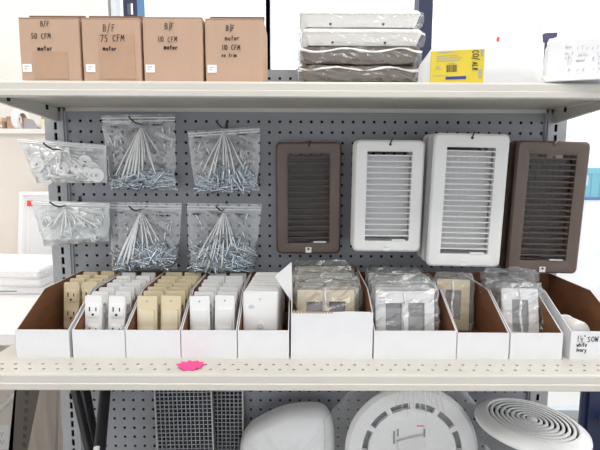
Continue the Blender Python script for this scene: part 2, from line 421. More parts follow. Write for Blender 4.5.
carton(*bxs[3], zb1, -.34, .10, [('B|F', -.014, .0885, .009, .0013), ('motor', -.016, .0735, .0075, .0012), ('110 CFM', -.022, .0575, .0080, .0013), ('no trim', -.022, .0460, .0060, .0012)],
       'brown cardboard box with four lines of handwriting at the end of the row', (.004, .001, .013), None, 6, .001)

# ================================================================== REGISTERS
def make_register(w_, h, n, fm, im, label, group=None, sticker=True, dep=.036, lever=True, fill='damper'):
    """vent register: origin at the middle of the faceplate's back, facing -y"""
    t = thing('vent_register', label, 'vent', group=group)
    ow, oh = w_*.645, h*.80
    def ring(a, b, r, y, dz=0): return [(p, y, q+dz) for p, q in rrect(a, b, r, 5)]
    mb = MB().loft([ring(w_-.004, h-.004, .010, .002), ring(w_, h, .012, 0), ring(w_, h, .012, -.004), ring(w_-.008, h-.008, .010, -.008), ring(ow+.006, oh+.006, .002, -.0085), ring(ow, oh, .001, -.007), ring(ow, oh, .001, .006)])
    mb.build('faceplate', fm, t, smooth=True)
    bw, bh = ow+.012, oh+.012
    MB().loft([ring(bw, bh, .003, .0), ring(bw, bh, .003, dep), ring(bw-.003, bh-.003, .003, dep), ring(bw-.003, bh-.003, .003, .0)], closed=True).build('duct_box', fm, t)
    sl = MB().prism([(-.0062, -.0012), (-.0058, -.0016), (.0055, .0006), (.0055, .0014), (-.0058, .0010), (-.0062, .0006)], -ow/2, ow/2).mesh('slat', fm)
    p = oh/(n+.6)
    for i in range(n):
        o = bpy.data.objects.new('slat', sl); COL.objects.link(o); o.parent = t; o.location = (0, .0005, -oh/2+p*(i+.95))
    nb = 8; mb = MB()
    for i in range(nb):
        x = -ow/2+ow*(i+.5)/nb
        mb.box(x-ow/nb*.52, x+ow/nb*.52, -.0005, .0005, -oh/2+.006, oh/2-.008, TR((0, .013, 0)) @ TR((x, 0, 0)) @ RZ(5) @ TR((-x, 0, 0)))
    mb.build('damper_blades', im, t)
    if lever: MB().box(ow*.12, ow*.42, -.010, -.002, -oh/2+.001, -oh/2+.004).build('lever', 'steel' if 'brown' in fm else 'white_plastic', t)
    sc_ = MB().lathe([(.003, 0), (.003, .0015), (.0015, .0022)], 10, TR((0, -.0083, -h/2+.012)) @ RX(90)); sc_.build('screw', fm, t)
    MB().lathe([(.0028, 0), (.0028, .0006)], 10, TR((0, -.0082, h/2-.0095)) @ RX(90)).build('screw_hole', 'hole_dark', t)
    if sticker:
        s_ = MB().box(-.007, .007, -.0096, -.0088, -h/2+.003, -h/2+.016).build('price_sticker', 'white_paper', t)
        MB().box(-.005, .005, -.0099, -.0096, -h/2+.010, -h/2+.0125).build('sticker_print', 'ink_pale', s_)
    return t
def wrap(name, w_, d, h, seed, m, parent, T, nx=12, ny=4, nz=18, amp=.003, r=.01):
    """crumpled clear film round a box (w x d x h centred)"""
    rnd = random.Random(seed); mb = MB(); rings = []
    base = rrect(w_, d, min(r, d*.4), 3)
    pts = []
    for i in range(len(base)):
        a = Vector(base[i]); b = Vector(base[(i+1) % len(base)]); k = max(1, int((b-a).length/(.012)))
        pts += [a.lerp(b, j/k) for j in range(k)]
    for j in range(nz+1):
        z = -h/2+h*j/nz; e = 1-.10*abs(2*j/nz-1)**8
        rings.append([(p.x*e*(1+rnd.uniform(-.2, 1)*amp/w_*2), p.y*e*(1+rnd.uniform(-.2, 1)*amp/d*2), z+rnd.uniform(-.3, .3)*h/nz) for p in pts])
    mb.loft(rings, True, True); o = mb.build(name, m, parent); o.matrix_local = T; return o
def hang(t, u0, v0, u1, v1, Y, tilt=2, roll=0):
    a = at(u0, v0, Y); b = at(u1, v1, Y); t.location = ((a.x+b.x)/2, Y, (a.z+b.z)/2)
    t.rotation_euler = (R(tilt), R(roll), 0); return abs(b.x-a.x), abs(b.z-a.z)
def dims(u0, v0, u1, v1, Y):
    a = at(u0, v0, Y); b = at(u1, v1, Y); return b.x-a.x, a.z-b.z
V = {}
# faceplate front at given pixel box and distance from the pegboard
specs = {'A': (276, 142, 340, 253.5, -.052), 'B': (354.5, 140, 420, 251.5, -.118), 'C': (432, 133.5, 500, 266.5, -.135), 'D': (514.5, 141, 577.5, 273, -.078)}
w_, h_ = dims(*specs['A']); tA = make_register(w_, h_, 15, 'brown_metal', 'brown_metal2', 'short brown steel vent register hanging flat against the pegboard'); hang(tA, *specs['A'], 1.5, -.3)
w_, h_ = dims(*specs['B']); tB = make_register(w_, h_, 15, 'white_metal', 'white_metal2', 'short white steel vent register, foremost on its hook', dep=.032); hang(tB, *specs['B'], 1.5, .4)
w_, h_ = dims(*specs['C']); tC = make_register(w_, h_, 19, 'white_metal', 'white_metal2', 'tall white steel vent register, foremost on its hook', dep=.032); hang(tC, *specs['C'], 1.5, 1)
w_, h_ = dims(*specs['D']); tD = make_register(w_, h_, 18, 'brown_metal', 'brown_metal2', 'tall brown steel vent register wrapped in clear film, foremost on its hook', dep=.0245); hang(tD, *specs['D'], 1.5, 1.2)
def behind(t, dys, label, group, dx=0):
    for i, dy in enumerate(dys):
        c = clone(t); c['label'] = label if len(dys) == 1 else label+(', middle of three' if i == 0 else ', against the pegboard'); c['group'] = group
        for ch in list(c.children):
            if ch.name.split('.')[0] in ('price_sticker',):
                for g2 in list(ch.children): bpy.data.objects.remove(g2)
                bpy.data.objects.remove(ch)
        c.location = (t.location.x+dx*(i+1), t.location.y+dy, t.location.z+.001*(i+1))
behind(tB, [.044], 'short white vent register hung behind the foremost short white one', 'white registers hung behind others')
behind(tC, [.044, .088], 'tall white vent register hung behind the foremost tall white one', 'tall white registers hung behind')
behind(tD, [.0365], 'tall brown vent register hung behind the film-wrapped brown one', 'brown registers hung behind')
for t, k in ((tA, 'A'), (tD, 'D')):
    w_, h_ = dims(*specs[k]); wrap('plastic_wrap', w_+.004, .016, h_+.004, 7, 'register_film', t, TR((0, -.004, 0)), nz=22, amp=.0018)
for k, t in (('A', tA), ('B', tB), ('C', tC), ('D', tD)):
    w_, h_ = dims(*specs[k]); x = t.location.x; z = t.location.z+h_/2-.0095; Y = specs[k][4]
    hk = thing('peg_hook', {'A': 'steel peg hook through the short brown register', 'B': 'steel peg hook through the short white registers', 'C': 'steel peg hook through the tall white registers', 'D': 'steel peg hook through the tall brown registers'}[k], 'hook', (x, 0, z))
    dz = -.000
    MB().tube([(0, .010, .004), (0, 0, .003), (0, Y-.014, dz), (0, Y-.020, .004), (.003, Y-.023, .012)], .0016, 6).build('wire', 'wire_dark' if k != 'D' else 'steel', hk, smooth='all')
    MB().box(-.008, .008, -.003, -.0003, -.012, .014).build('plate', 'wire_dark', hk)
# flat stack on the upper shelf
wS, dS = .252, .135
zs = [ZU+.0002+.037*i for i in range(5)]
stk = [('brown', 'brown steel vent register in clear film at the bottom of the stack', None), ('brown', 'brown vent register in clear film, second from the bottom of the stack', None), ('brown', 'brown steel vent register in clear film directly under the white ones in the stack', None),
       ('white', 'white steel vent register lying on the brown ones in the stack', None), ('white', 'white steel vent register in clear film topmost of the stack', None)]
for i, (c, lab, _) in enumerate(stk):
    t = make_register(dS, wS, 14, c+'_metal', c+'_metal2', lab, 'registers stacked on the upper shelf', sticker=False, dep=.025, lever=False)
    xc = (at(300, 40, -.15).x+at(421, 40, -.15).x)/2+(.003, -.002, .001, .004, 0)[i]
    t.matrix_world = TR((xc, -.15+dS/2+(.0, .002, -.001, .001, 0)[i], zs[i]+.0252)) @ RZ(90+(0, .8, -.5, .4, -.3)[i]) @ RX(-90)
    t.rotation_mode = 'XYZ'
    # dark screw holes on the long side of the duct box
    for q in (-.062, .048):
        MB().lathe([(.0028, 0), (.0028, .001)], 10, TR((-.0592, .0185, -q)) @ RY(-90)).build('screw_hole', 'hole_dark', t)
    # sloped skirt under the rim, as seen from the side
    def rg(a, b, y): return [(p, y, q) for p, q in rrect(a, b, .008, 5)]
    MB().loft([rg(dS-.004, wS-.004, .001), rg(dS-.02, wS-.022, .0245), rg(dS-.024, wS-.026, .025)]).build('skirt', c+'_metal', t)
    wrap('plastic_wrap', dS+.004, .026, wS+.006, 11+i, 'wrap_milky' if i < 3 else 'wrap_film', t, TR((0, .009, 0)), nz=20, amp=.006)
    if i < 3:      # bunched film along the upper rim
        rq = random.Random(i)
        MB().tube([(-dS/2-.004, .000+.0035*math.sin(k*.9+i)+rq.uniform(-.001, .001), -wS/2+wS*k/16) for k in range(17)], [rq.uniform(.0016, .0034) for _ in range(17)], 6).build('film_fold', 'fold_glint_film', t, smooth='all')

# ================================================================== YELLOW BOX, WHITE BOX, WHITE BAG ON THE UPPER SHELF
a, b = at(432, 50, -.335), at(482, 80, -.335)
yx, yw, yh = (a.x+b.x)/2, b.x-a.x, a.z-ZU
t = thing('yellow_box', 'small yellow carton with barcode and rotated lettering', 'box', (yx, -.335, ZU), (0, 0, R(-14)))
MB().loft([[(p, q+.022, z) for p, q in rrect(yw, .044, .0015, 2)] for z in (0, yh)], True, True).build('body', 'yellow_card', t)
MB().box(-yw/2+.026, -yw/2+.060, -.0006, 0, .0115, .0165).build('blue_stripe', 'blue_ink', t)
m = MB(); rnd = random.Random(5)
m2 = MB()
for i in range(14):
    x = -yw/2+.027+i*.0013; m2.box(x, x+rnd.choice((.0004, .0008)), -.0006, 0, .024, .036)
m2.build('barcode', 'ink', t)
m.box(-yw/2+.030, -yw/2+.040, -.0006, 0, .0375, .0392)
for z, x0, x1 in ((.0575, .012, .036), (.0515, .010, .045), (.0475, .010, .052), (.0435, .010, .048), (.0185, .004, .028)):
    x = x0
    while x < x1:
        q = rnd.uniform(.002, .005); m.box(-yw/2+x, -yw/2+min(x+q, x1), -.0006, 0, z-.0007, z+.0007); x += q+.001
m.build('small_print', 'ink_grey', t)
m = MB(); Tr = TR((yw/2-.010, -.0006, .058)) @ RY(90)
write(m, 'CO/', 0, 0, .0095, .0012, TR((yw/2-.0195, -.0006, .0585)) @ RY(90), adv=.74, slant=0)
write(m, 'ALR', 0, 0, .0080, .0012, TR((yw/2-.0190, -.0006, .0390)) @ RY(90), adv=.74, slant=0)
m.build('lettering', 'ink', t)
m = MB()
for i in range(4): m.box(yw/2-.009, yw/2-.003, -.0006, 0, .012+i*.004, .0145+i*.004)
m.build('specification_print', 'ink_grey', t)
MB().box(yw/2-.006, yw/2-.003, -.0006, 0, .048, .060).build('side_print', 'ink_grey', t)
# recycling triangle
m = MB().ribbon([(-yw/2+.009, .030), (-yw/2+.0125, .036), (-yw/2+.016, .030), (-yw/2+.009, .030)], .0007, TR((0, -.0003, 0))); m.build('recycling_mark', 'ink_grey', t)

a, b = at(549, 38, -.355), at(612, 78, -.355)
wx, ww, wh = (a.x+b.x)/2, b.x-a.x, a.z-ZU
t = thing('white_box', 'white carton covered in grey handwriting with its front flap hanging over the shelf edge', 'box', (wx+.012, -.345, ZU), (0, 0, R(-20)))
MB().loft([[(p-.004*(1-z/wh), q+.03, z) for p, q in rrect(ww, .06, .0015, 2)] for z in (0, wh)], True, True).build('body', 'white_board', t)
MB().box(-ww/2-.008, ww/2-.012, -.052, 0, -.001, .001, TR((0, -.001, .018)) @ RX(17)).build('flap', 'white_board', t)
MB().box(-.018, .012, -.001, 0, .0165, .019).build('slot', 'hole_dark', t)
m = MB(); rnd = random.Random(9)
for text, x, z, hgt in (('l T r s l d d l d', -.012, .060, .006), ('Nuts', -.030, .064, .004), ('no. 4', -.030, .054, .004), ('LLR-', -.030, .046, .004), ('white', -.010, .049, .005), ('1 2', .018, .049, .006), ('mount', -.012, .041, .004), ('R.T.', .012, .041, .006), ('4 A', .020, .033, .006), ('r d   c e', -.010, .025, .006), ('ll', -.026, .036, .012), ('le', -.024, .026, .005)):
    write(m, text, x, z, hgt, .0006, TR((0, -.0003, 0)), rnd)
m.build('handwriting', 'ink_pale', t)
m = MB()
for i in range(9): m.box(-.022+i*.006, -.020+i*.006, .0, .001, wh-.0003, wh+.002)
m.build('torn_edge', 'white_board', t)
t = thing('dark_clip', 'dark purple plastic clip with a thin wire, behind the white carton', 'clip', at(549, 36, -.25)+Vector((0, 0, 0)))
t.location.z = ZU
zc = at(549, 36, -.25).z-ZU
MB().prism([(-.010, zc+.004), (.013, zc+.005), (.012, zc-.003), (-.001, zc-.004), (-.004, zc-.012), (-.008, zc-.010)], -.006, .006, 'y').build('jaw', 'purple_dark', t)
MB().tube([(-.005, 0, 0), (-.005, 0, zc)], .0025, 6).build('stem', 'purple_dark', t)
MB().tube([(-.009, 0, zc+.003), (-.016, 0, zc+.015), (-.024, 0, zc+.030)], .0007, 5).build('wire', 'steel', t)

# soft white bag behind the yellow carton
def blob(name, pts, Y, dep, m, parent, seed, amp=.006):
    """pillow with outline pts (x,z) relative to parent, thickness dep, crumpled"""
    c = Vector((sum(p[0] for p in pts)/len(pts), sum(p[1] for p in pts)/len(pts))); P = []
    n = len(pts)
    for i in range(n):
        a = Vector(pts[i]); b = Vector(pts[(i+1) % n])
        for k in range(5): P.append(a.lerp(b, k/5))
    rings = []
    for s in (-1, 1):
        rr = []
        for q in (.05, .25, .45, .65, .82, .94, 1.0):
            d = s*dep/2*math.sqrt(max(0, 1-q**3))
            rr.append([(c.x+(p.x-c.x)*q, Y+d+amp*noise.noise(Vector((p.x*q*35+seed, p.y*q*35, s)))*(1 if q < 1 else 0), c.y+(p.y-c.y)*q) for p in P])
        rings += rr if s < 0 else list(reversed(rr[:-1]))
    return MB().loft(rings, True, True).build(name, m, parent, smooth='all')
bg = thing('plastic_bag', 'large white plastic bag standing behind the yellow carton', 'bag', (at(482, 80, -.17).x, -.17, ZU))
px = [(417, 92), (419, 66), (432, 48), (446, 40), (470, 34), (500, 33), (524, 38), (537, 52), (541, 72), (544, 92)]
out = [(at(u, v, -.17).x-bg.location.x, max(at(u, v, -.17).z-ZU, .0)) for u, v in px]
blob('film', out, 0, .10, 'white_bag', bg, 3)
s_ = at(495, 41, -.2); MB().box(-.003, .0025, -.001, 0, -.006, .005, TR((s_.x-bg.location.x, -.045, s_.z-ZU)) @ RY(20) @ RX(-25)).build('red_mark', 'red_paper', bg)

# ================================================================== BIN BOXES
BF = -.304
def bin_box(x0, x1, label, fh=.0555, yf=BF, rotz=0, tall=None, knee=(.114, .1065), back=.105, group='open bin boxes on the shelf'):
    w_ = x1-x0; L = (-.006 if x1 < .6 else -.014)-yf
    t = thing('bin_box', label, 'bin', ((x0+x1)/2, yf, ZS), (0, 0, R(rotz)), group)
    th = .0022; hw = w_/2-.0004
    MB().box(-hw, hw, 0, th, 0, fh, mi=0).box(-hw+th, hw-th, th, th+.0008, .002, fh-.0005, mi=1).build('front_panel', ['white_board', 'brown_card'], t)
    prof = [(th, 0), (L, 0), (L, back), knee, (th, fh)]
    if tall: prof = [(th, 0), (L, 0), (L, tall), (L*.25, tall*.98), (th, fh)]
    for s in (-1, 1):
        m = MB(); xo, xi = s*hw, s*(hw-th*.8)
        m.prism(prof, min(xo, xi), max(xo, xi), mi=0)
        inn = [(p[0], p[1]) for p in prof]
        m.prism([(th+.0008, .0022), (L-th, .0022), (L-th, prof[2][1]), prof[3], (th+.001, fh-.001)], min(xi, xi-s*.0007), max(xi, xi-s*.0007), mi=1)
        m.build('side_panel', ['white_board', 'brown_card'], t)
    hb = (tall or back)
    MB().box(-hw+.002, hw-.002, L-.003, L, 0, hb, mi=0).box(-hw+.003, hw-.003, L-.0036, L-.003, .002, hb, mi=1).build('back_panel', ['white_board', 'brown_card'], t)
    MB().box(-hw+.002, hw-.002, th, L-.003, 0.0001, .0018).build('bottom', 'brown_card', t)
    return t
B = {}
B[0] = bin_box(-.494, -.3915, 'white bin box with brown inside holding ivory duplex receptacles')
B[1] = bin_box(-.3855, -.2850, 'white bin box full of white duplex receptacles')
B[2] = bin_box(-.2840, -.1790, 'white bin box full of ivory rocker switches')
B[3] = bin_box(-.1780, -.0710, 'white bin box full of white rocker switches')
B[4] = bin_box(-.0700, .0290, 'white bin box holding white blank wall plates')
B[6] = bin_box(.1910, .3500, 'wide low white bin box holding film-wrapped white double wall plates')
B[7] = bin_box(.3510, .4510, 'white bin box, mostly empty, with an ivory plate at its back', fh=.052)
B[8] = bin_box(.4530, .5540, 'white bin box holding a bubble-wrapped white single wall plate', fh=.052)
B[9] = bin_box(.5690, .6710, 'white bin box with handwriting on its front and a white pipe cap inside')
B[5] = bin_box(.0320, .1890, 'wide tall white carton with torn front edge holding ivory double wall plates', fh=.0905, tall=.122)
FP = [at(u, v, -.235)-B[5].location for u, v in ((291.5, 262), (275, 276), (283, 289), (292.5, 303))]
MB().prism([(p.x, p.z) for p in FP], -.0006, .0006, 'y', TR((0, -.235-BF, 0))).build('torn_flap', 'white_paper', B[5])
m = MB(); rnd = random.Random(2)
for i in range(14):
    x = -.074+i*.0055; m.box(x, x+.0034, -.0006, .0022, .0895, .0905+rnd.uniform(.0030, .0045)-i*.00018)
m.build('perforated_edge', 'tan_card', B[5])
MB().prism([(-.02, .0905), (.074, .0905), (.074, .0925), (.03, .0935)], 0, .0012, 'y').build('torn_lip', 'white_board', B[5])
m = MB()
TI = TR((0, -.0004, 0)); rq = random.Random(4)
write(m, '1', -.0395, .036, .0115, .0011, TI, rq, slant=0); write(m, '1', -.0335, .0425, .0055, .0009, TI, rq, slant=0); m.ribbon([(-.0335, .040), (-.0275, .0425)], .0008, TI)
write(m, '2', -.0310, .0350, .0055, .0009, TI, rq, slant=0); write(m, '"', -.0265, .037, .0115, .0009, TI, rq, slant=0); write(m, 'SOW', -.0190, .0355, .0100, .0011, TI, rq, adv=.85, slant=0)
write(m, 'white', -.0395, .0255, .0085, .0010, TR((0, -.0004, 0)), random.Random(5), adv=.62)
write(m, 'ivory', -.0395, .0155, .0085, .0010, TR((0, -.0004, 0)), random.Random(6), adv=.62)
m.build('handwriting', 'ink', B[9])
ZB = ZS+.002

# ---- duplex receptacle and rocker switch
def make_device(kind, col, label, group):
    """origin bottom centre, facing -y, 105 mm tall"""
    t = thing('duplex_receptacle' if kind == 'outlet' else 'rocker_switch', label, 'receptacle' if kind == 'outlet' else 'switch', group=group)
    def ring(w_, h, r, y, z): return [(p, y, q+z) for p, q in rrect(w_, h, r, 3)]
    MB().loft([ring(.030, .066, .003, .0155, .0525), ring(.032, .068, .003, .013, .0525), ring(.032, .068, .003, .0, .0525)], True, True).build('body', col, t)
    MB().loft([ring(.020, .104, .005, .0005, .0525), ring(.020, .104, .005, -.0012, .0525)], True, True).build('mounting_strap', 'steel' if kind == 'outlet' and 0 else col, t)
    if kind == 'outlet':
        MB().loft([ring(.0345, .1045, .004, -.001, .0525), ring(.0345, .1045, .004, -.004, .0525), ring(.0325, .1025, .004, -.006, .0525)], True, True).build('face', col, t, smooth=True)
        for zc in (.033, .074):
            f = MB().loft([ring(.028, .0285, .007, -.005, zc), ring(.028, .0285, .007, -.0075, zc), ring(.026, .0265, .007, -.0082, zc)], True, True).build('outlet_face', col, t, smooth=True)
            MB().box(-.0075, -.0053, -.0088, -.0078, zc-.001, zc+.008).box(.0053, .0075, -.0088, -.0078, zc-.0005, zc+.0068).lathe([(.0026, 0), (.0026, .001)], 8, TR((0, -.0078, zc-.0075)) @ RX(90)).build('slot', 'ink', f)
    else:
        MB().loft([ring(.0400, .1045, .002, -.001, .0525), ring(.0400, .1045, .002, -.005, .0525), ring(.0390, .1035, .002, -.006, .0525)], True, True).build('face', col, t, smooth=True)
        MB().loft([ring(.0315, .070, .002, -.005, .044), ring(.0315, .070, .002, -.0072, .044)], True, True).build('rocker_frame', col, t)
        MB().prism([(-.007, .012), (-.0135, .012), (-.0085, .044), (-.0105, .077), (-.007, .077)], -.0145, .0145).build('rocker', 'ivory_light' if 'ivory' in col else col, t)
        MB().lathe([(.0018, 0), (.0018, .001)], 8, TR((0, -.006, .094)) @ RX(90)).build('screw_hole', 'ink_grey', t)
    for zz in (.083, .067):
        MB().lathe([(.0038, 0), (.0038, .004), (.0025, .0048)], 10, TR((.016, .008, zz)) @ RY(90)).build('side_screw', 'steel', t)
    return t
def fill(proto, b, xs, ys, lean, seed, lab):
    rnd = random.Random(seed); used = False
    bx, by = b.location.x, b.location.y
    for iy, y in enumerate(ys):
        for ix, x in enumerate(xs):
            o = proto if not used else clone(proto); used = True
            o['label'] = lab+(', next to the front lip of its bin' if iy == 0 else ', in the rearmost pair by the pegboard' if iy == len(ys)-1 else ', between the front and rear pairs')
            o.location = (bx+x+rnd.uniform(-.0015, .0015), by+y+rnd.uniform(-.001, .001)+.0025*ix, ZB+.001+rnd.uniform(0, .002))
            o.rotation_euler = (R(lean+rnd.uniform(-.8, .8)), R(rnd.uniform(-1.2, 1.2)), R(rnd.uniform(-2, 2)))
ys = [.045+.0345*i for i in range(7)]
p = make_device('outlet', 'white_plastic', 'white duplex receptacle standing in a row with white ones', 'white duplex receptacles in their bin')
fill(p, B[1], (-.0272, .0160), ys, -6, 1, 'white duplex receptacle')
p = make_device('outlet', 'ivory_plastic', 'ivory duplex receptacle standing in the brown-lined bin', 'ivory duplex receptacles in their bin')
fill(p, B[0], (-.0185, .0235), [.158+.0345*i for i in range(4)], -5, 2, 'ivory duplex receptacle')
p = make_device('switch', 'ivory_plastic', 'ivory rocker switch standing in a row with ivory ones', 'ivory rocker switches in their bin')
fill(p, B[2], (-.0245, .0215), [.047+.0345*i for i in range(7)], -6, 3, 'ivory rocker switch')
p = make_device('switch', 'white_plastic', 'white rocker switch standing in a row with white ones', 'white rocker switches in their bin')
fill(p, B[3], (-.0245, .0215), [.047+.0345*i for i in range(7)], -6, 4, 'white rocker switch')

# ---- wall plates
def make_plate(w_, h, col, label, group, kind, thick=.006):
    t = thing('wall_plate', label, 'wall plate', group=group)
    def ring(a, b, r, y, cx=0, cz=0): return [(p+cx, y, q+h/2+cz) for p, q in rrect(a, b, r, 3)]
    if kind == 'blank':
        MB().loft([ring(w_, h, .004, 0), ring(w_, h, .004, -thick*.5), ring(w_-.006, h-.006, .004, -thick)], True, True).build('plate', col, t, smooth=True)
        n_ = MB().lathe([(.008, 0), (.0075, .001)], 16, TR((0, -thick, h*.40)) @ RX(90) @ Matrix.Diagonal((.75, 1.25, 1, 1))).build('boss', col, t, smooth=True)
        MB().lathe([(.0048, .001), (.0048, .006), (.003, .006)], 6, TR((0, -thick, h*.40)) @ RX(90)).build('connector_nut', 'white_metal2', n_)
        for s in (-1, 1): MB().lathe([(.0026, 0), (.0022, .001)], 10, TR((-.0, -thick, h/2+s*.042)) @ RX(90)).build('screw', 'white_metal2', t)
        MB().lathe([(.0055, 0), (.005, .0006)], 12, TR((-.018, -thick, h*.73)) @ RX(90) @ Matrix.Diagonal((1.1, .8, 1, 1))).build('embossed_mark', 'white_metal2', t)
    else:
        n = 2 if kind == 'double' else 1; ox = .0332; oz = .0665
        xs = [-.023, .023] if n == 2 else [0]
        mb = MB()
        # bars around the openings
        zb_, zt_ = (h-oz)/2, (h+oz)/2
        edges = [-w_/2+.001]+[q for x in xs for q in (x-ox/2, x+ox/2)]+[w_/2-.001]
        mb.box(-w_/2+.001, w_/2-.001, -thick, 0, .001, zb_).box(-w_/2+.001, w_/2-.001, -thick, 0, zt_, h-.001)
        for i in range(0, len(edges), 2): mb.box(edges[i], edges[i+1], -thick, 0, zb_, zt_)
        mb.build('plate', col, t)
        MB().loft([ring(w_, h, .004, .001), ring(w_, h, .004, -thick*.5), ring(w_-.006, h-.006, .004, -thick-.0003), ring(w_-.014, h-.014, .003, -thick-.0003), ring(w_-.014, h-.014, .003, -thick+.001)]).build('rim', col, t, smooth=True)
        for x in xs:
            for s in (-1, 1): MB().lathe([(.0024, 0), (.002, .001)], 8, TR((x, -thick, h/2+s*.0485)) @ RX(90)).build('screw', col, t)
    return t
# blank plates
pp = make_plate(.070, .114, 'white_plastic', 'white single wall plate with a round connector, one of a row', 'white wall plates in their bin', 'blank')
bx, by = B[4].location.x, B[4].location.y
for i in range(9):
    o = pp if i == 0 else clone(pp)
    o['label'] = 'white single wall plate with a round connector, '+('its whole face showing over the bin lip' if i == 0 else 'standing behind the one whose face shows')
    o.location = (bx-.0095+.0012*i, by+.050+.0215*i, ZB+.001); o.rotation_euler = (R(-7+random.Random(i).uniform(-2, 2)), 0, R(random.Random(i+9).uniform(-3, 3)))
# wrapped plates
def wrapped(w_, kind, col, label, group, loc, lean, seed, rz=0, film_='wrap_shiny', wd=.013, extra=.016, amp=.0065, copies=None):
    t = make_plate(w_, .114, col, label, group, kind); t.location = loc; t.rotation_euler = (R(lean), 0, R(rz))
    MB().box(-w_/2+.006, w_/2-.006, .0015, .003, .006, .108).build('backing_card', 'ink_grey', t)
    wrap('plastic_wrap', w_+.010, wd, .114+extra, seed, film_, t, TR((0, -.002, .057+extra*.4)), nz=14, amp=amp)
    MB().tube([(-.002+.0015*math.sin(k), -wd/2-.003, .012+k*.010) for k in range(11)], .0030, 5).build('film_seam', 'fold_glint_film', t)
    return t
bx, by = B[5].location.x, B[5].location.y
for i, (x, y, ln, rz, dz) in enumerate([(-.008, .060, -9, 1, 0), (.002, .088, -8, -3, .0), (-.012, .116, -7, 2, .004), (.004, .146, -6, -2, .003), (-.010, .178, -5, 1, .008), (0, .210, -4, -1, .006), (-.006, .240, -3, 0, .012)]):
    wrapped(.118, 'double', 'ivory_light' if i < 2 else 'ivory_plastic', 'film-wrapped ivory double wall plate '+('right behind the torn front of the tall carton' if i == 0 else 'touching the back of the tall carton' if i == 6 else 'in the middle of the tall carton'), 'ivory double wall plates', (bx+x, by+y, ZB+.001+dz), ln, 20+i, rz, 'wrap_milky' if i in (2, 4) else 'wrap_shiny')
bx, by = B[6].location.x, B[6].location.y
for i, (x, y, ln, rz) in enumerate([(-.008, .052, -9, 1), (-.002, .080, -8, -2), (-.006, .110, -7, 2), (.004, .145, -6, -2), (-.004, .185, -5, 1), (.002, .225, -4, -1)]):
    t = wrapped(.120, 'double', 'white_plastic', 'film-wrapped white double wall plate '+('with a price sticker in the wide low bin' if i == 0 else 'behind the stickered one in the wide low bin'), 'white double wall plates', (bx+x, by+y, ZB+.001), ln, 40+i, rz, 'wrap_shiny')
    if i == 0:
        s_ = MB().box(-.056, -.040, -.0125, -.0118, .090, .106).build('price_sticker', 'white_paper', t); s_['label'] = 'white price sticker with red print'
        MB().box(-.054, -.050, -.0130, -.0125, .100, .103).box(-.048, -.042, -.0130, -.0125, .100, .103).box(-.054, -.049, -.0130, -.0125, .093, .096).box(-.047, -.042, -.0130, -.0125, .093, .096).build('sticker_print', 'ink_pale', s_)
bx, by = B[7].location.x, B[7].location.y
wrapped(.070, 'single', 'ivory_plastic', 'film-wrapped ivory single wall plate alone at the back of its bin', None, (bx-.009, by+.160, ZB+.001), -6, 61, -12, 'wrap_milky')
bx, by = B[8].location.x, B[8].location.y
t = wrapped(.074, 'single', 'white_plastic', 'white single wall plate in crinkled bubble wrap', None, (bx+.004, by+.075, ZB+.001), -14, 62, -6, 'wrap_shiny', wd=.022, extra=.012, amp=.008)
wrap('bubble_wrap', .088, .040, .125, 63, 'wrap_shiny', t, TR((-.012, .050, .070)) @ RX(8), nz=20, amp=.012)
wrap('bubble_wrap', .094, .050, .05, 64, 'wrap_milky', t, TR((-.010, .030, .125)) @ RX(-20), nz=10, amp=.014)
# white pipe cap
c = at(568, 322, -.215)
t = thing('pipe_cap', 'white plastic pipe cap lying in the handwritten bin', 'pipe cap', (.606, -.205, ZB+.0289), (R(90), 0, R(12)))
MB().lathe([(.0255, 0), (.027, .002), (.027, .044), (.0245, .049), (.016, .052), (.001, .053)], 28).build('shell', 'white_plastic', t, smooth=True)
MB().lathe([(.0275, .0005), (.0284, .002), (.0284, .006), (.027, .0075)], 28, cap0=False, cap1=False).build('collar', 'white_plastic', t, smooth=True)

# ---- pink star sticker on the shelf
c = atz(191, 366, ZS)
t = MB(); pts = []
n = 10; rnd = random.Random(8)
for i in range(2*n):
    rr = 1.0 if i % 2 == 0 else .74; aa = math.pi*i/n
    pts.append((.0285*rr*math.cos(aa)*rnd.uniform(.92, 1.05), .0255*rr*math.sin(aa)*rnd.uniform(.9, 1.05)))
vs = [(0, 0, .003)]+[(x, y, .0012+.004*max(0, abs(x)/.03-.3)) for x, y in pts]+[(0, 0, .0022)]+[(x, y, .0004+.004*max(0, abs(x)/.03-.3)) for x, y in pts]
k = 2*n
fs = [(0, 1+i, 1+(i+1) % k) for i in range(k)]+[(k+1, k+2+(i+1) % k, k+2+i) for i in range(k)]+[(1+i, k+2+i, k+2+(i+1) % k, 1+(i+1) % k) for i in range(k)]
t.add(vs, fs); o = t.build('star_sticker', 'pink_paper', None, loc=(c.x, c.y, ZS+.0002), smooth=False)
tag(o, 'hot pink starburst paper tag lying on the shelf edge', 'paper tag')

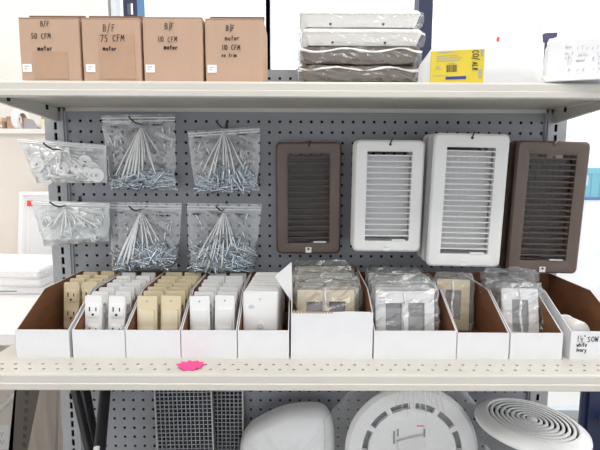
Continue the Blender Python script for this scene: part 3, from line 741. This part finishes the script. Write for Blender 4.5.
# ================================================================== SCREW BAGS
def bag_mesh(c4, Yc, bulge, hookp, seed, nx=44, nz=44, amp=.0026):
    """pouch between four corners TL,TR,BR,BL (x,z); bulges toward the bottom; folds fan from the hook"""
    rnd = random.Random(seed); TL, TRr, BR, BL = [Vector(p) for p in c4]
    def P(a, b):   # a: 0..1 left-right, b: 0..1 top-bottom
        return TL.lerp(TRr, a).lerp(BL.lerp(BR, a), b)
    ph = rnd.uniform(0, 6)
    mb = MB(); n = (nx+1)*(nz+1); vs = []
    for s in (-1, 1):
        for j in range(nz+1):
            for i in range(nx+1):
                a, b = i/nx, j/nz; p = P(a, b)
                e = max(0, math.sin(math.pi*a))**.55*(max(0, (b-.12))/.88)**.8*(1-max(0, b-.86)/.14*.75)
                d = bulge*e*.5
                v = p-Vector(hookp); ang = math.atan2(v.x, -v.y+1e-6)
                fo = math.sin(ang*26+ph+2*math.sin(ang*9))*amp*min(1, v.length/.05)*(1-b*.4)
                cr = amp*(2.2-4.4*abs(noise.noise(Vector((p.x*38+seed*3, p.y*38, s*.5+seed))))-2.4*abs(noise.noise(Vector((p.x*85-seed, p.y*70, s+seed)))))
                edge = min(1, 5*min(a, 1-a, 1-b+.02))
                xz = .0025*noise.noise(Vector((p.y*40, seed, 3)))*(1 if i in (0, nx) else 0)
                vs.append((p.x+xz, Yc+s*d+(fo+cr)*edge*(1 if s < 0 else .6)*(.35+e), p.y))
    fs = []
    for j in range(nz):
        for i in range(nx):
            q = j*(nx+1)+i; fs.append((q, q+nx+1, q+nx+2, q+1)); q += n; fs.append((q, q+1, q+nx+2, q+nx+1))
    mb.add(vs, fs); return mb, P
scr = MB().lathe([(.0002, -.019), (.0017, -.014), (.0019, .015), (.0019, .0155)], 7, cap0=True, cap1=False)
scr.lathe([(.0019, .0155), (.0045, .0170), (.0045, .0190), (.003, .0202), (.0005, .0204)], 8, cap0=False, cap1=True)
scr.v = [(a*1.25, b*1.25, c*1.1) for a, b, c in scr.v]
SCREW = scr.mesh('screw', 'zinc', smooth='all')
scr2 = MB().lathe([(.0002, -.028), (.0015, -.023), (.0016, .025)], 6, cap0=True, cap1=False).lathe([(.0016, .025), (.0042, .0268), (.0042, .0282), (.0005, .0288)], 8, cap0=False, cap1=True)
scr2.v = [(a*1.25, b*1.25, c) for a, b, c in scr2.v]
SCREW2 = scr2.mesh('screw', 'zinc', smooth='all')
PILE = MB()
HOOKL = {1: 'wire peg hook in the screw bag next to the bag of white discs', 2: 'wire peg hook in the upper screw bag beside the short brown register', 3: 'wire peg hook in the screw bag above the ivory switches', 4: 'wire peg hook in the screw bag above the white switches', 5: 'wire peg hook in the milky bag of white discs', 6: 'wire peg hook in the milky bag of small clear fittings'}
def bag(corners_px, hook_px, Y, label, seed, nscrew, slabel, folds, level=.62, m='bag_film', scribble=(), bulge=.045):
    c4w = [at(u, v, Y) for u, v in corners_px]; hk = at(*hook_px, Y)
    ox, oz = hk.x, hk.z
    c4 = [(p.x-ox, p.z-oz) for p in c4w]
    t = thing('zip_bag', label, 'bag', (ox, Y, oz), group='clear zip bags on hooks')
    mb, P = bag_mesh(c4, 0, bulge, (0, 0), seed)
    mb.build('film', m, t, smooth='all')
    rnd = random.Random(seed)
    # zip strip just below the top edge
    for q, rr in ((.045, .0013), (.085, .0013)):
        MB().tube([(P(a/10, q).x, -.002, P(a/10, q).y) for a in range(11)], rr, 5).build('zip_strip', 'fold_glint_film', t)
    # creases gathered on the hook; white tubes paint the film's bright glints
    for a, b, wd in folds:
        e = P(a, b); s0 = Vector((e.x*.05, -.006)); pts = []
        for k in range(7):
            f = k/6; x = s0.x+(e.x-s0.x)*f+.0012*math.sin(f*5+a*9); z = s0.y+(e.y-s0.y)*f
            pts.append((x, -.003-bulge*.42*f**1.2, z))
        wd *= 1.35; MB().tube(pts, [wd*(.5+.7*f) for f in (0, .2, .5, .8, 1, .8, .25)], 5).build('crease_glint', 'fold_glint_film', t, smooth='all')
    for k in range(12):      # short white tubes near the bag's sides, painted crinkle highlights
        a = rnd.choice((rnd.uniform(.04, .28), rnd.uniform(.74, .96), rnd.uniform(.1, .9))); b = rnd.uniform(.16, .62); p = P(a, b)
        ln = rnd.uniform(.008, .024); dx = rnd.uniform(-.5, .5)*ln; e = max(0, math.sin(math.pi*a))**.55*(max(0, b-.12)/.88)**.8
        y = -bulge*.5*e-.003
        MB().tube([(p.x+dx*(f-.5), y-.0015*math.sin(math.pi*f), p.y-ln*(f-.5)) for f in (0, .3, .6, 1)], [.0003, rnd.uniform(.0008, .0022), rnd.uniform(.0008, .0018), .0002], 5).build('crease_glint', 'fold_glint_film', t, smooth='all')
    for a, b, n in scribble:
        mk = MB(); p = P(a, b); write(mk, ''.join(rnd.choice('wmnsro') for _ in range(n)), p.x, p.y, .006, .0009, TR((0, -.007, 0)), rnd)
        mk.build('marker_writing', 'ink', t)
    for k in range(int(nscrew*1.8)):
        a = rnd.uniform(.13, .87); hi = level+.02+.16*abs(a-.5); b = 1-.04-(.96-hi)*rnd.random()**1.15
        p = P(a, b); me = SCREW if rnd.random() < .6 else SCREW2; extra = k >= nscrew
        dpt = (rnd.uniform(-.44, .05) if not extra else rnd.uniform(-.1, .38))*bulge*math.sin(math.pi*min(max(a, .12), .88))*(.55+.45*min(1, (1-b)*6))
        th = rnd.uniform(-85, 85)
        if a < .2 or a > .8: th = 90+rnd.uniform(-40, 40)
        if b > .86: th = 90+rnd.uniform(-20, 20)
        rot = (R(rnd.uniform(-18, 18)), R(th+(180 if rnd.random() < .5 else 0)), R(rnd.uniform(-15, 15)))
        loc = (ox+p.x, Y+dpt, oz+p.y)
        if extra:
            Tm = TR(loc) @ Matrix.Rotation(rot[2], 4, 'Z') @ Matrix.Rotation(rot[1], 4, 'Y') @ Matrix.Rotation(rot[0], 4, 'X')
            src = scr if me is SCREW else scr2; PILE.add(src.v, src.f, Tm); continue
        o = bpy.data.objects.new('screw', me); COL.objects.link(o); o.location = loc; o.rotation_euler = rot
        tag(o, slabel, 'screw', slabel.replace('zinc screw', 'zinc screws'))
    hx = thing('peg_hook', HOOKL[seed], 'hook', (ox, 0, oz))
    side = -1 if ox < .05 else 1
    MB().tube([(0, .010, .012), (0, 0, .011), (0, -.02, .002), (0, Y-.035, .001), (-.004, Y-.048, .006), (-.010, Y-.054, .014)], .0018, 6).build('wire', 'wire_dark', hx, smooth='all')
    MB().box(-.003, .003, -.0025, -.0003, .004, .018).build('clip', 'wire_dark', hx)
    return t
rf = random.Random(77)
F1 = [(.16, .78, .0011), (.22, .86, .0016), (.28, .88, .0018), (.36, .82, .0014), (.42, .8, .0022), (.47, .86, .0012), (.55, .74, .0018), (.60, .6, .0009), (.68, .62, .0013), (.74, .78, .0016), (.8, .5, .0009)]
F2 = [(.18, .66, .0010), (.25, .78, .0013), (.33, .72, .0010), (.47, .8, .0014), (.53, .62, .0010), (.58, .86, .0012), (.66, .72, .0015), (.8, .66, .0010)]
F3 = [(.13, .9, .0022), (.20, .92, .0018), (.27, .9, .0024), (.34, .8, .0014), (.5, .7, .0012), (.58, .66, .0012), (.66, .6, .0009), (.74, .55, .0011)]
F4 = [(.14, .8, .0010), (.22, .84, .0014), (.30, .92, .0016), (.37, .8, .0012), (.44, .74, .0011), (.52, .9, .0018), (.60, .66, .0010), (.66, .6, .0012), (.74, .66, .0010)]
bag([(101, 115), (175, 114), (176, 190), (111, 190)], (141, 125), -.050, 'clear zip bag of screws, upper one next to the bag of white discs', 1, 72, 'zinc screw in the upper bag next to the white discs', F1, .70, scribble=((.13, .17, 4), (.70, .15, 6)))
bag([(188, 131), (260, 126), (259, 191), (194, 194)], (224, 129), -.045, 'clear zip bag of screws, upper one beside the short brown register', 2, 70, 'zinc screw in the upper bag beside the brown register', F2, .66, scribble=((.08, .12, 5), (.68, .12, 6)))
bag([(110, 202), (182, 203), (178, 269), (112, 269)], (141, 210), -.050, 'clear zip bag of screws, lower one above the ivory switch bin', 3, 74, 'zinc screw in the lower bag above the ivory switches', F3, .64, scribble=((.08, .16, 5), (.70, .20, 7)))
bag([(187, 203), (262, 204), (254, 272), (189, 273)], (224, 210), -.048, 'clear zip bag of screws, lower one above the white switch bin', 4, 82, 'zinc screw in the lower bag above the white switches', F4, .52, scribble=((.08, .16, 5), (.66, .16, 6)))

o = PILE.build('screw_pile', 'zinc', None, smooth='all')
tag(o, 'zinc screws heaped behind the front screws in the four clear zip bags', 'screws', kind='stuff')
# ---- the two milky bags over the upright
def flatbag(corners, hook_px, Y, label, seed, folds, m):
    return bag(corners, hook_px, Y, label, seed, 0, '', folds, m=m, bulge=.05)
FW = [(.1, .7, .0012), (.25, .6, .0013), (.36, .75, .0010), (.45, .6, .0016), (.52, .8, .0012), (.62, .55, .001), (.75, .6, .0013), (.9, .6, .0012)]
YW = -.075
w1 = flatbag([(18, 138), (106, 145), (107, 183), (36, 183)], (60, 150), YW, 'milky clear zip bag of white discs on the upright', 5, FW, 'bag_milky')
w2 = flatbag([(31, 200), (110, 203), (109, 241), (43, 246)], (66, 206), YW, 'milky clear zip bag of small clear fittings on the upright', 6, FW, 'bag_milky')
rd = random.Random(3)
dm = MB().lathe([(.0035, 0), (.0145, 0), (.0150, .0015), (.0145, .003), (.007, .0032), (.006, .0048), (.0035, .0048), (.0035, 0)], 20, cap0=False, cap1=False)
for k in range(8): dm.box(.008, .013, -.0008, .0008, .003, .0042, RZ(45*k))
DISC = dm.mesh('plastic_disc', 'white_plastic', smooth=True)
for i, (u, v) in enumerate([(38, 165), (44, 172), (50, 166), (62, 169), (77, 167), (93, 168), (70, 175), (88, 174), (46, 178), (56, 176), (97, 175), (86, 162)]):
    p = at(u, v, YW-.014+(i % 3)*.004)
    o = bpy.data.objects.new('plastic_disc', DISC); COL.objects.link(o); o.location = p; o.scale = (1.12,)*3
    o.rotation_euler = (R(90+rd.uniform(-22, 22)), R(rd.uniform(-25, 25)), 0)
    tag(o, 'small white plastic disc with a centre hole in the upper milky bag', 'plastic disc', 'white discs in the milky bag')
    if i == 6 or i == 9: o.rotation_euler.x = R(170)
fm = MB().lathe([(.004, -.009), (.006, -.008), (.006, .002), (.010, .003), (.010, .006), (.004, .006), (.004, -.009)], 12, cap0=False, cap1=False)
FIT = fm.mesh('clear_fitting', 'clear_part', smooth=True)
for i in range(18):
    u, v = rd.uniform(46, 104), rd.uniform(222, 238); p = at(u, v, YW+rd.uniform(-.012, .010))
    o = bpy.data.objects.new('clear_fitting', FIT); COL.objects.link(o); o.location = p
    o.rotation_euler = (rd.uniform(0, 6), rd.uniform(0, 6), rd.uniform(0, 6))
    tag(o, 'small pale clear plastic fitting in the lower milky bag', 'fitting', 'clear fittings in the milky bag')

# ================================================================== LOWER SHELF
# black tubes
for i, (ua, va, ub, vb, Ya, Yb, lab) in enumerate([(75, 388, 90, 452, -.085, -.195, 'black plastic tube leaning nearest the slotted upright'), (85.5, 388, 96.5, 452, -.050, -.150, 'black plastic tube leaning between two other tubes'), (105.5, 388, 99.5, 452, -.120, -.238, 'black plastic tube with a white end sleeve, leaning beside the pegboard')]):
    a, b = at(ua, va, Ya), at(ub, vb, Yb); d = (b-a).normalized()
    top = a-d*(.03); k = (ZD+.012-b.z)/d.z; bot = b+d*k
    t = thing('black_tube', lab, 'tube', bot, group='black tubes under the shelf')
    rr = .0105 if i < 2 else .0125
    if bot.y < -.36: pass
    MB().tube([Vector((0, 0, 0)), top-bot], rr, 14).build('tube', 'black_tube', t, smooth=True)
    MB().tube([top-bot, top-bot-d*.006], rr*1.08, 14).build('end_cap', 'black_tube', t, smooth=True)
    if i == 2:
        q = at(100, 448, Yb+.01)
        f = (q.z-bot.z)/(top-bot).z; f0 = f+.02
        MB().tube([(top-bot)*(f-.06), (top-bot)*f0], rr*.62, 12, TR((-.001, -.013, 0))).build('white_sleeve', 'white_plastic', t, smooth=True)
# egg-crate grilles
def grille(u0, u1, Y, label, rz, nx, top):
    a, b = at(u0, 400, Y), at(u1, 400, Y); p = (b.x-a.x)/nx if rz < 30 else .0105; p = .0105
    H = top-ZD; nz = int(H/p); W = nx*p
    t = thing('eggcrate_grille', label, 'grille', (a.x, Y, ZD), (R(0), 0, R(rz)))
    m1 = MB()
    for j in range(nz+1): m1.box(0, W, -.0120, .0130, j*p-.0015, j*p+.0015)
    m1.build('horizontal_bars', 'grille_grey', t)['kind'] = 'stuff'
    m1 = MB()
    for i in range(nx+1): m1.box(i*p-.0015, i*p+.0015, -.0125, .0135, 0, H)
    m1.build('vertical_bars', 'grille_grey', t)['kind'] = 'stuff'
    MB().box(-.003, .0, -.0135, .014, 0, H).build('edge_trim', 'steel', t); MB().box(W, W+.003, -.0135, .014, 0, H).build('edge_trim', 'steel', t)
    return t
g1 = grille(159, 216, -.052, 'grey egg-crate grille panel, the front one of the two', 0, 13, 1.0); g1.rotation_euler.y = R(-1)
g2 = grille(214, 240, -.020, 'dark grey egg-crate grille panel standing behind the other one', 0, 7, 1.0)
# white dome shell in a bag
def pxring(pts, Y, o): return [(at(u, v, Y).x-o.x, at(u, v, Y).z-o.z) for u, v in pts]
o0 = at(290, 440, -.10); t = thing('plastic_shell', 'smooth white rounded plastic shell in a thin clear bag, leaning on the pegboard', 'plastic shell', (o0.x, -.10, ZD))
bz = o0.z-ZD
ov = [(239, 452), (241, 440), (250, 427), (265, 419), (282, 411), (300, 408), (318, 407.5), (328, 412), (334, 425), (335.5, 445)]
top_ = [(x, z+bz) for x, z in pxring(ov, -.10, o0)]
xl, xr = top_[0][0], top_[-1][0]
full = top_+[(xr-.002, .10), (xr-.02, .02), (xr-.05, 0), (xl+.06, 0), (xl+.02, .03), (xl, .10)]
# chaikin smooth
for _ in range(2):
    nf = []
    for i in range(len(full)):
        a, b = Vector(full[i]), Vector(full[(i+1) % len(full)]); nf += [tuple(a*.75+b*.25), tuple(a*.25+b*.75)]
    full = nf
cx = sum(p[0] for p in full)/len(full); cz = sum(p[1] for p in full)/len(full)
rings = []
for q, d in ((1, .030), (1, .012), (.985, 0), (.93, -.014), (.85, -.022), (.6, -.032), (.3, -.036), (.05, -.037)):
    rings.append([(cx+(x-cx)*q, d, cz+(z-cz)*q) for x, z in full])
MB().loft(rings, False, True).build('shell', 'white_plastic', t, smooth='all')
rnd = random.Random(12); rings = []
for q, d in ((1.03, .034), (1.035, .01), (1.02, -.006), (.95, -.022), (.86, -.030), (.6, -.040), (.3, -.044), (.05, -.045)):
    rings.append([(cx+(x-cx)*q*(1+.012*noise.noise(Vector((x*50, z*50, q*3)))), d+.008*noise.noise(Vector((x*60, z*60, q*4+5))), cz+(z-cz)*q*(1+.012*noise.noise(Vector((z*50, x*50, q*3))))) for x, z in full])
MB().loft(rings, False, True).build('plastic_bag', 'wrap_film', t, smooth='all')
# round bezel in a bag
YRg = -.135; c = at(412, 452, YRg); s = (YRg-CAM.y)/F*1.02
Ro, Rs = 70*s, 49*s
t = thing('round_vent_cover', 'large round white vent cover with curved slots, sealed in a clear bag', 'vent cover', (c.x, YRg, ZD))
Tz = TR((0, 0, c.z-ZD)) @ RX(90-4)
def arc_plate(mb, r0, r1, a0, a1, z0, z1, n=6, T=None):
    rings = []
    for k in range(n+1):
        a = R(a0+(a1-a0)*k/n); ca, sa = math.cos(a), math.sin(a)
        rings.append([(r0*ca, r0*sa, z0), (r1*ca, r1*sa, z0), (r1*ca, r1*sa, z1), (r0*ca, r0*sa, z1)])
    mb.loft(rings, True, True, T=T)
MB().lathe([(Rs+.008, .0), (Ro-.008, .002), (Ro, -.006), (Ro, -.012), (Ro-.006, -.008), (Rs+.008, -.008), (Rs+.008, .0)], 72, Tz, False, False).build('outer_ring', 'white_plastic', t, smooth=True)
mb = MB()
for k in range(12): arc_plate(mb, Rs-.007, Rs+.009, 30*k-3.2, 30*k+3.2, -.007, .001, 2, Tz)
mb.build('ring_spokes', 'white_plastic', t)
MB().lathe([(.0, .0), (Rs-.03, -.001), (Rs-.012, -.003), (Rs-.006, .001), (Rs-.006, -.010)], 64, Tz, False, False).build('inner_disc', 'white_plastic', t, smooth=True)
MB().lathe([(Rs-.012, -.016), (Rs+.02, -.016)], 48, Tz, False, False).build('slot_backing', 'peg_grey', t)
MB().loft([[(x, y, z) for x, y in rrect(.062, .030, .003, 3)] for z in (.001, .009, .010)], False, True, T=Tz @ TR((-.004, .022, 0)) @ RZ(14)).build('label_block', 'white_metal', t)
mb = MB(); rnd = random.Random(4)
for x, y, w2_, h2_ in ((-.045, .020, .004, .03), (-.036, .038, .004, .018), (.026, .036, .004, .02), (-.03, .012, .012, .004)): mb.box(x, x+w2_, y, y+h2_, .0012, .0018, Tz)
mb.build('grey_marks', 'ink_grey', t)
MB().box(.010, .026, .062, .064, .0012, .0018, Tz).build('red_print', 'red_paper', t)
rings = []
for j in range(15):
    b = j/14; zz = -(c.z-ZD)+.002+(c.z-ZD+.185)*b
    hwid = (Ro+.02)*(1-.45*max(0, b-.72)/.28) if b > .72 else Ro+.02
    xo = .0
    ring = []
    for i in range(40):
        a = 2*math.pi*i/40; x = hwid*math.copysign(abs(math.cos(a))**.7, math.cos(a)) + (-.03 if math.cos(a) < 0 else 0); y = (.020 if b < .75 else .016)*math.sin(a)
        ring.append((x+.006*noise.noise(Vector((x*20, zz*30, 1))), y+.010*noise.noise(Vector((x*45, zz*45, 4 if y > 0 else 2))), zz+c.z-ZD))
    rings.append(ring)
MB().loft(rings, True, True).build('plastic_bag', 'wrap_film', t, smooth='all')
mb = MB()
for k in range(9):
    u = 404+k*4.2; mb2 = [(at(u+(k-3)*.6, 388, YRg-.03)-c), (at(u+(k-4)*1.0, 398, YRg-.03)-c), (at(u+(k-4)*2.2, 410+(k % 3)*4, YRg-.03)-c)]
    MB().tube([(p.x, -.022, p.z+c.z-ZD) for p in mb2], [.0012, .0018, .0005], 5).build('crease_glint', 'fold_glint_film', t, smooth='all')  # bright streaks of the gathered film painted as white tubes
# tilted round louvred vent on a carton
YV = -.20; c = at(531.5, 423, YV); RV = .118
zc0 = c.z-.062
ct = thing('plain_carton', 'white carton under the round louvred vent', 'box', (c.x+.005, YV-.055, ZD))
MB().loft([[(p, q+.06, z) for p, q in rrect(.15, .13, .002, 2)] for z in (0, zc0-ZD-.03)], True, True).build('body', 'white_board', ct)
MB().box(-.075, .075, -.006, .126, zc0-ZD-.03, zc0-ZD-.0285).build('lid', 'white_board', ct)
t = thing('round_vent', 'round white louvred ceiling vent lying tilted, concentric rings', 'vent', (c.x, YV, zc0-.03+.0005))
T = TR((0, 0, c.z-zc0+.03)) @ RY(5)
MB().lathe([(RV-.002, -.012), (RV, -.008), (RV-.002, -.002), (RV-.010, .003), (.097, .0085), (.092, .010), (.0905, .009), (.090, .0), (.090, -.004)], 72, T, False, False).build('rim', 'white_plastic', t, smooth='all')
n = 7
for k in range(n):
    r1 = .0865-k*.0108; MB().lathe([(r1, .0060), (r1-.0004, .0085), (r1-.0062, .0095), (r1-.0066, .0085), (r1-.0056, .0055), (r1, .0050), (r1, .0060)], 64, T, False, False).build('louver_ring', 'white_plastic', t, smooth='all')
MB().lathe([(.0112, .006), (.0112, .009), (.009, .0105), (.001, .011)], 24, T, True, True).build('centre_cap', 'white_plastic', t, smooth='all')
for k in range(4): MB().box(.01, .091, -.0015, .0015, .0, .0058, T @ RZ(90*k+45)).build('spoke', 'white_plastic', t)
MB().lathe([(.096, -.055), (.096, .0), (.092, .0), (.092, -.053), (.001, -.053), (.001, -.055)], 48, T, False, False).build('collar', 'grille_grey', t, smooth=True)
MB().lathe([(.001, -.012), (.0915, -.012)], 40, T, False, False).build('slot_shade_disc', 'hole_dark', t)  # black disc darkening the vent slots, shade put into the colour

# ================================================================== BEHIND THE GONDOLA
# rack posts
rk = thing('storage_rack', 'dark navy slotted steel rack behind the pegboard', 'rack', (at(270, 5, .5).x, .5, 0))
for (u0, u1, Yp) in ((123, 137, .5), (419, 433, .5)):
    x0, x1 = at(u0, 5, Yp).x-rk.location.x, at(u1, 5, Yp).x-rk.location.x
    pst = MB(); wx_ = x1-x0; zt = 2.6; n = int(zt/.076)
    xc = (x0+x1)/2-.000
    hs = .009
    pst.box(x0, xc-hs, 0, .003, 0, zt).box(xc+hs, x1, 0, .003, 0, zt)
    if u0 > 300: pst.box(xc-hs, xc+hs, 0, .003, 0, zt)
    for k in range(n if u0 < 300 else 0):
        pst.box(xc-hs, xc+hs, 0, .003, k*.076, k*.076+.040)
    pst.box(x0, x0+.003, .003, .07, 0, zt).build('post', 'navy_steel', rk)
    if u0 < 300: MB().prism([(x1, 0), (x1+.003, 0), (x1+.016, .03), (x1+.013, .03)], 0, zt, 'z').build('post_flange', 'blue_steel', rk)
MB().box(at(123, 5, .5).x-rk.location.x, at(433, 5, .5).x-rk.location.x, .01, .05, 1.2, 1.28).build('beam', 'navy_steel', rk)
MB().box(at(123, 5, .5).x-rk.location.x, at(433, 5, .5).x-rk.location.x, .01, .05, .3, .38).build('beam', 'navy_steel', rk)
# partition with things on its ledge, left
YP = .92
zl = at(25, 129, YP).z
pt = MB().box(XL, -.42, YP, YP+.12, 0, zl-.02).build('partition', 'beige_wall'); pt['kind'] = 'structure'; pt.name = 'wall_partition'
tr = MB().box(XL, -.41, YP-.02, YP+.15, zl-.02, zl).build('trim_1', 'table_white'); tr['kind'] = 'structure'
def on_ledge(u): return Vector((at(u, 128, YP+.06).x, YP+.06, zl))
t = thing('cardboard_box', 'pale tan carton lying on the ledge of the beige partition', 'box', on_ledge(0)); t['group'] = 'things on the ledge'
MB().box(-.05, .028, -.03, .05, 0, .034).build('body', 'tan_card', t); MB().box(-.05, .028, -.031, -.03, .012, .018).build('tape', 'white_paper', t); MB().box(-.04, .02, -.02, .04, .034, .052).build('lid', 'ivory_light', t)
t = thing('tape_roll', 'roll of white tape standing on the partition ledge', 'tape roll', on_ledge(21)+Vector((0, 0, .045)), (R(90), 0, R(84)))
MB().lathe([(.028, -.012), (.045, -.012), (.045, .012), (.028, .012), (.028, -.012)], 32, None, False, False).build('tape', 'white_plastic', t, smooth=True)
MB().lathe([(.026, -.012), (.028, -.012), (.028, .012), (.026, .012), (.026, -.012)], 32, None, False, False).build('core', 'tan_card', t, smooth=True)
t = thing('tape_dispenser', 'dark grey tape dispenser on the partition ledge', 'tape dispenser', on_ledge(33))
MB().prism([(-.028, 0), (.026, 0), (.026, .012), (.008, .018), (-.006, .045), (-.025, .050)], -.02, .02, 'y').build('body', 'ink_grey', t); MB().box(.021, .027, -.015, .015, .012, .02).build('cutter', 'steel', t)
t = thing('small_jar', 'small tan jar on the partition ledge', 'jar', on_ledge(46))
MB().lathe([(.018, 0), (.02, .003), (.02, .040), (.014, .046)], 16).build('body', 'ivory_light', t, smooth=True); MB().lathe([(.016, .046), (.016, .058), (.014, .06)], 16).build('lid', 'tan_card', t, smooth=True)
t = thing('cardboard_box', 'small orange-tan box between the carton and the tape roll on the ledge', 'box', on_ledge(12)+Vector((0, .01, 0)))
MB().box(-.015, .015, -.02, .03, 0, .055).build('body', 'tan_card', t); MB().box(-.016, .016, -.021, .031, .045, .057).build('lid', 'tape_brown', t)
# white table, framed board and wrapped paper
ZT = 1.0
t = thing('table', 'white worktable against the beige partition', 'table', (-1.5, .5, 0))
MB().box(-1.2, .80, -.46, .40, ZT-.03, ZT).build('table_top', 'table_white', t)
for x in (-1.12, .74):
    for y in (-.40, .34): MB().box(x-.02-(.3 if x > 0 else 0), x+.02-(.3 if x > 0 else 0), y-.02, y+.02, 0, ZT-.03).build('leg', 'white_metal', t)
MB().tube([at(-14, 423, .78)-Vector((-1.5, .5, 0)), at(24, 386, .78)-Vector((-1.5, .5, 0))], .011, 8).build('brace', 'white_metal', t)
a, b = at(15, 191, .84), at(70, 250, .80)
t = thing('framed_board', 'white framed board with a red sticker leaning on the partition', 'board', ((a.x+b.x)/2+.01, .80, ZT), (R(-9), R(0), 0))
W, H = (b.x-a.x), a.z-ZT+.002
fr = MB().loft([[(p, y, q+H/2) for p, q in rrect(w2_, h2_, .004, 2)] for w2_, h2_, y in ((W, H, .015), (W, H, 0), (W-.03, H-.03, -.001), (W-.045, H-.045, .008))]); fr.build('frame', 'white_plastic', t)
MB().box(-W/2+.02, W/2-.02, .006, .012, .02, H-.02).build('panel', 'white_board', t)
MB().loft([[(p, y, q+H/2) for p, q in rrect(w2_, h2_, .004, 2)] for w2_, h2_, y in ((W-.07, H-.07, .006), (W-.075, H-.075, .003), (W-.085, H-.085, .003), (W-.09, H-.09, .006))]).build('inner_border', 'white_metal', t)
MB().box(-W/2+.033, -W/2+.055, .002, .006, H-.062, H-.038).build('red_sticker', 'red_paper', t)
for i in range(3):
    a = at(22, 268, .50)
    t = thing('wrapped_stack', ['bottom film-wrapped white pack lying on the worktable', 'middle film-wrapped white pack lying on the worktable', 'top film-wrapped white pack lying on the worktable'][i], 'pack', (a.x-.09+.012*i, .56, ZT+.031*i), (0, 0, R(3-4*i)))
    MB().loft([[(p, q, z) for p, q in rrect(w2_, h2_, .01, 2)] for w2_, h2_, z in ((.36, .26, 0), (.37, .27, .006), (.37, .27, .022), (.36, .26, .030))], True, True).build('pack', 'white_paper', t)
    MB().box(-.12, .10, -.1357, -.135, .010, .015).build('print_band', 'ink_grey', t) if i < 1 else None
    wrap('plastic_wrap', .372, .272, .026, 90+i, 'wrap_film', t, TR((0, 0, .015)), nz=6, amp=.004)
# wall outlet low on the partition
p_ = at(3, 437, YP)
t = thing('wall_outlet', 'white duplex wall outlet low on the beige partition', 'outlet', (p_.x, YP-.001, p_.z))
MB().loft([[(p, y, q) for p, q in rrect(w2_, h2_, .004, 2)] for w2_, h2_, y in ((.072, .116, 0), (.072, .116, -.003), (.066, .110, -.006))], False, True).build('plate', 'white_plastic', t)
for z in (-.02, .02):
    f = MB().loft([[(p, y, q+z) for p, q in rrect(.03, .027, .008, 3)] for y in (-.006, -.009)], False, True).build('socket', 'white_plastic', t)
    MB().box(-.007, -.005, -.0095, -.009, z, z+.008).box(.005, .007, -.0095, -.009, z, z+.008).lathe([(.0025, 0), (.0025, .0005)], 8, TR((0, -.009, z-.006)) @ RX(90)).build('slot', 'ink', f)
# boards standing left of the upright
def board(us, Y, zt, m, name, label):
    """us: left/right pixel at v=391 and v=450"""
    P = [at(us[0], 391, Y), at(us[1], 391, Y), at(us[3], 450, Y), at(us[2], 450, Y)]
    L = lambda a, b, z: a.x+(b.x-a.x)*(z-a.z)/(b.z-a.z)
    tp = [(L(P[0], P[3], zt), zt), (L(P[1], P[2], zt), zt), (L(P[1], P[2], 0), 0), (L(P[0], P[3], 0), 0)]
    cx_ = (tp[2][0]+tp[3][0])/2
    t = thing(name, label, 'board', (cx_, Y, 0))
    MB().prism([(x-cx_, z) for x, z in tp], -.009, .009, 'y').build('panel', m, t)
    return t, [(x-cx_, z) for x, z in tp]
t, tp = board((18, 43, 14.5, 31), .10, .962, 'taupe_panel', 'taupe_board', 'dark taupe metal board with painted slot reflections standing beside the pale wood board')
for k in range(20):
    z = .55+k*.0255; x = tp[3][0]+(tp[0][0]-tp[3][0])*z/.98+.033
    MB().box(x-.005, x+.005, -.0096, -.009, z, z+.013).build('slot', 'slot_reflection', t)  # dark strips paint the upright's slots as reflected in the board
t, tp = board((41, 58, 29, 56.5), .065, .962, 'wood_grey', 'wood_board', 'pale greyish wood board leaning beside the slotted upright')
for px_, pz_ in ((.03, .82), (-.01, .80)): MB().lathe([(.003, 0), (.003, .001)], 8, TR((px_, -.009, pz_)) @ RX(90)).build('nail', 'steel', t)
# navy cabinet at the right, low
YC = .40; x0 = at(583, 400, YC).x
t = thing('navy_panel', 'dark navy metal door panel with a round blue knob beyond the gondola', 'panel', (x0+.25, YC, 0))
MB().loft([[(p, q+.012, z) for p, q in rrect(.5, .024, .006, 2)] for z in (0, .96)], True, True).build('body', 'navy_steel', t)
MB().box(-.235, .235, -.012, 0, .06, .92).build('door', 'navy_steel', t)
zk = at(598, 415, YC).z; xk = at(600, 415, YC).x-(x0+.25)
MB().lathe([(.012, 0), (.012, .02), (.026, .03), (.028, .042), (.018, .052), (.001, .055)], 20, TR((xk, -.012, zk)) @ RX(90)).build('knob', 'blue_plastic', t, smooth=True)
# turquoise container outside
Yo = 17; gxy = atz(588, 200, -.04); x0 = at(577, 185, gxy.y).x; s = (gxy.y-CAM.y)/F; zt = at(588, 168, gxy.y).z
t = thing('outdoor_container', 'turquoise steel container with a white panel standing outside', 'container', (x0+1.6, gxy.y, -.04))
MB().box(-1.6, 1.6, 0, 1.6, .12, zt-.2).build('body', 'turquoise', t)
MB().box(-1.65, 1.65, -.06, 1.66, zt-.2, zt+.04).build('lid', 'turquoise', t)
MB().box(-1.55, -1.15, -.02, 0, .62, zt-.26).build('white_panel', 'white_board', t)
MB().box(-1.62, 1.62, -.03, 1.63, 0, .12).build('base', 'blue_plastic', t)
for k in range(7): MB().box(-1.0+k*.38, -.93+k*.38, -.05, 0, .12, zt-.2).build('rib', 'turquoise', t)
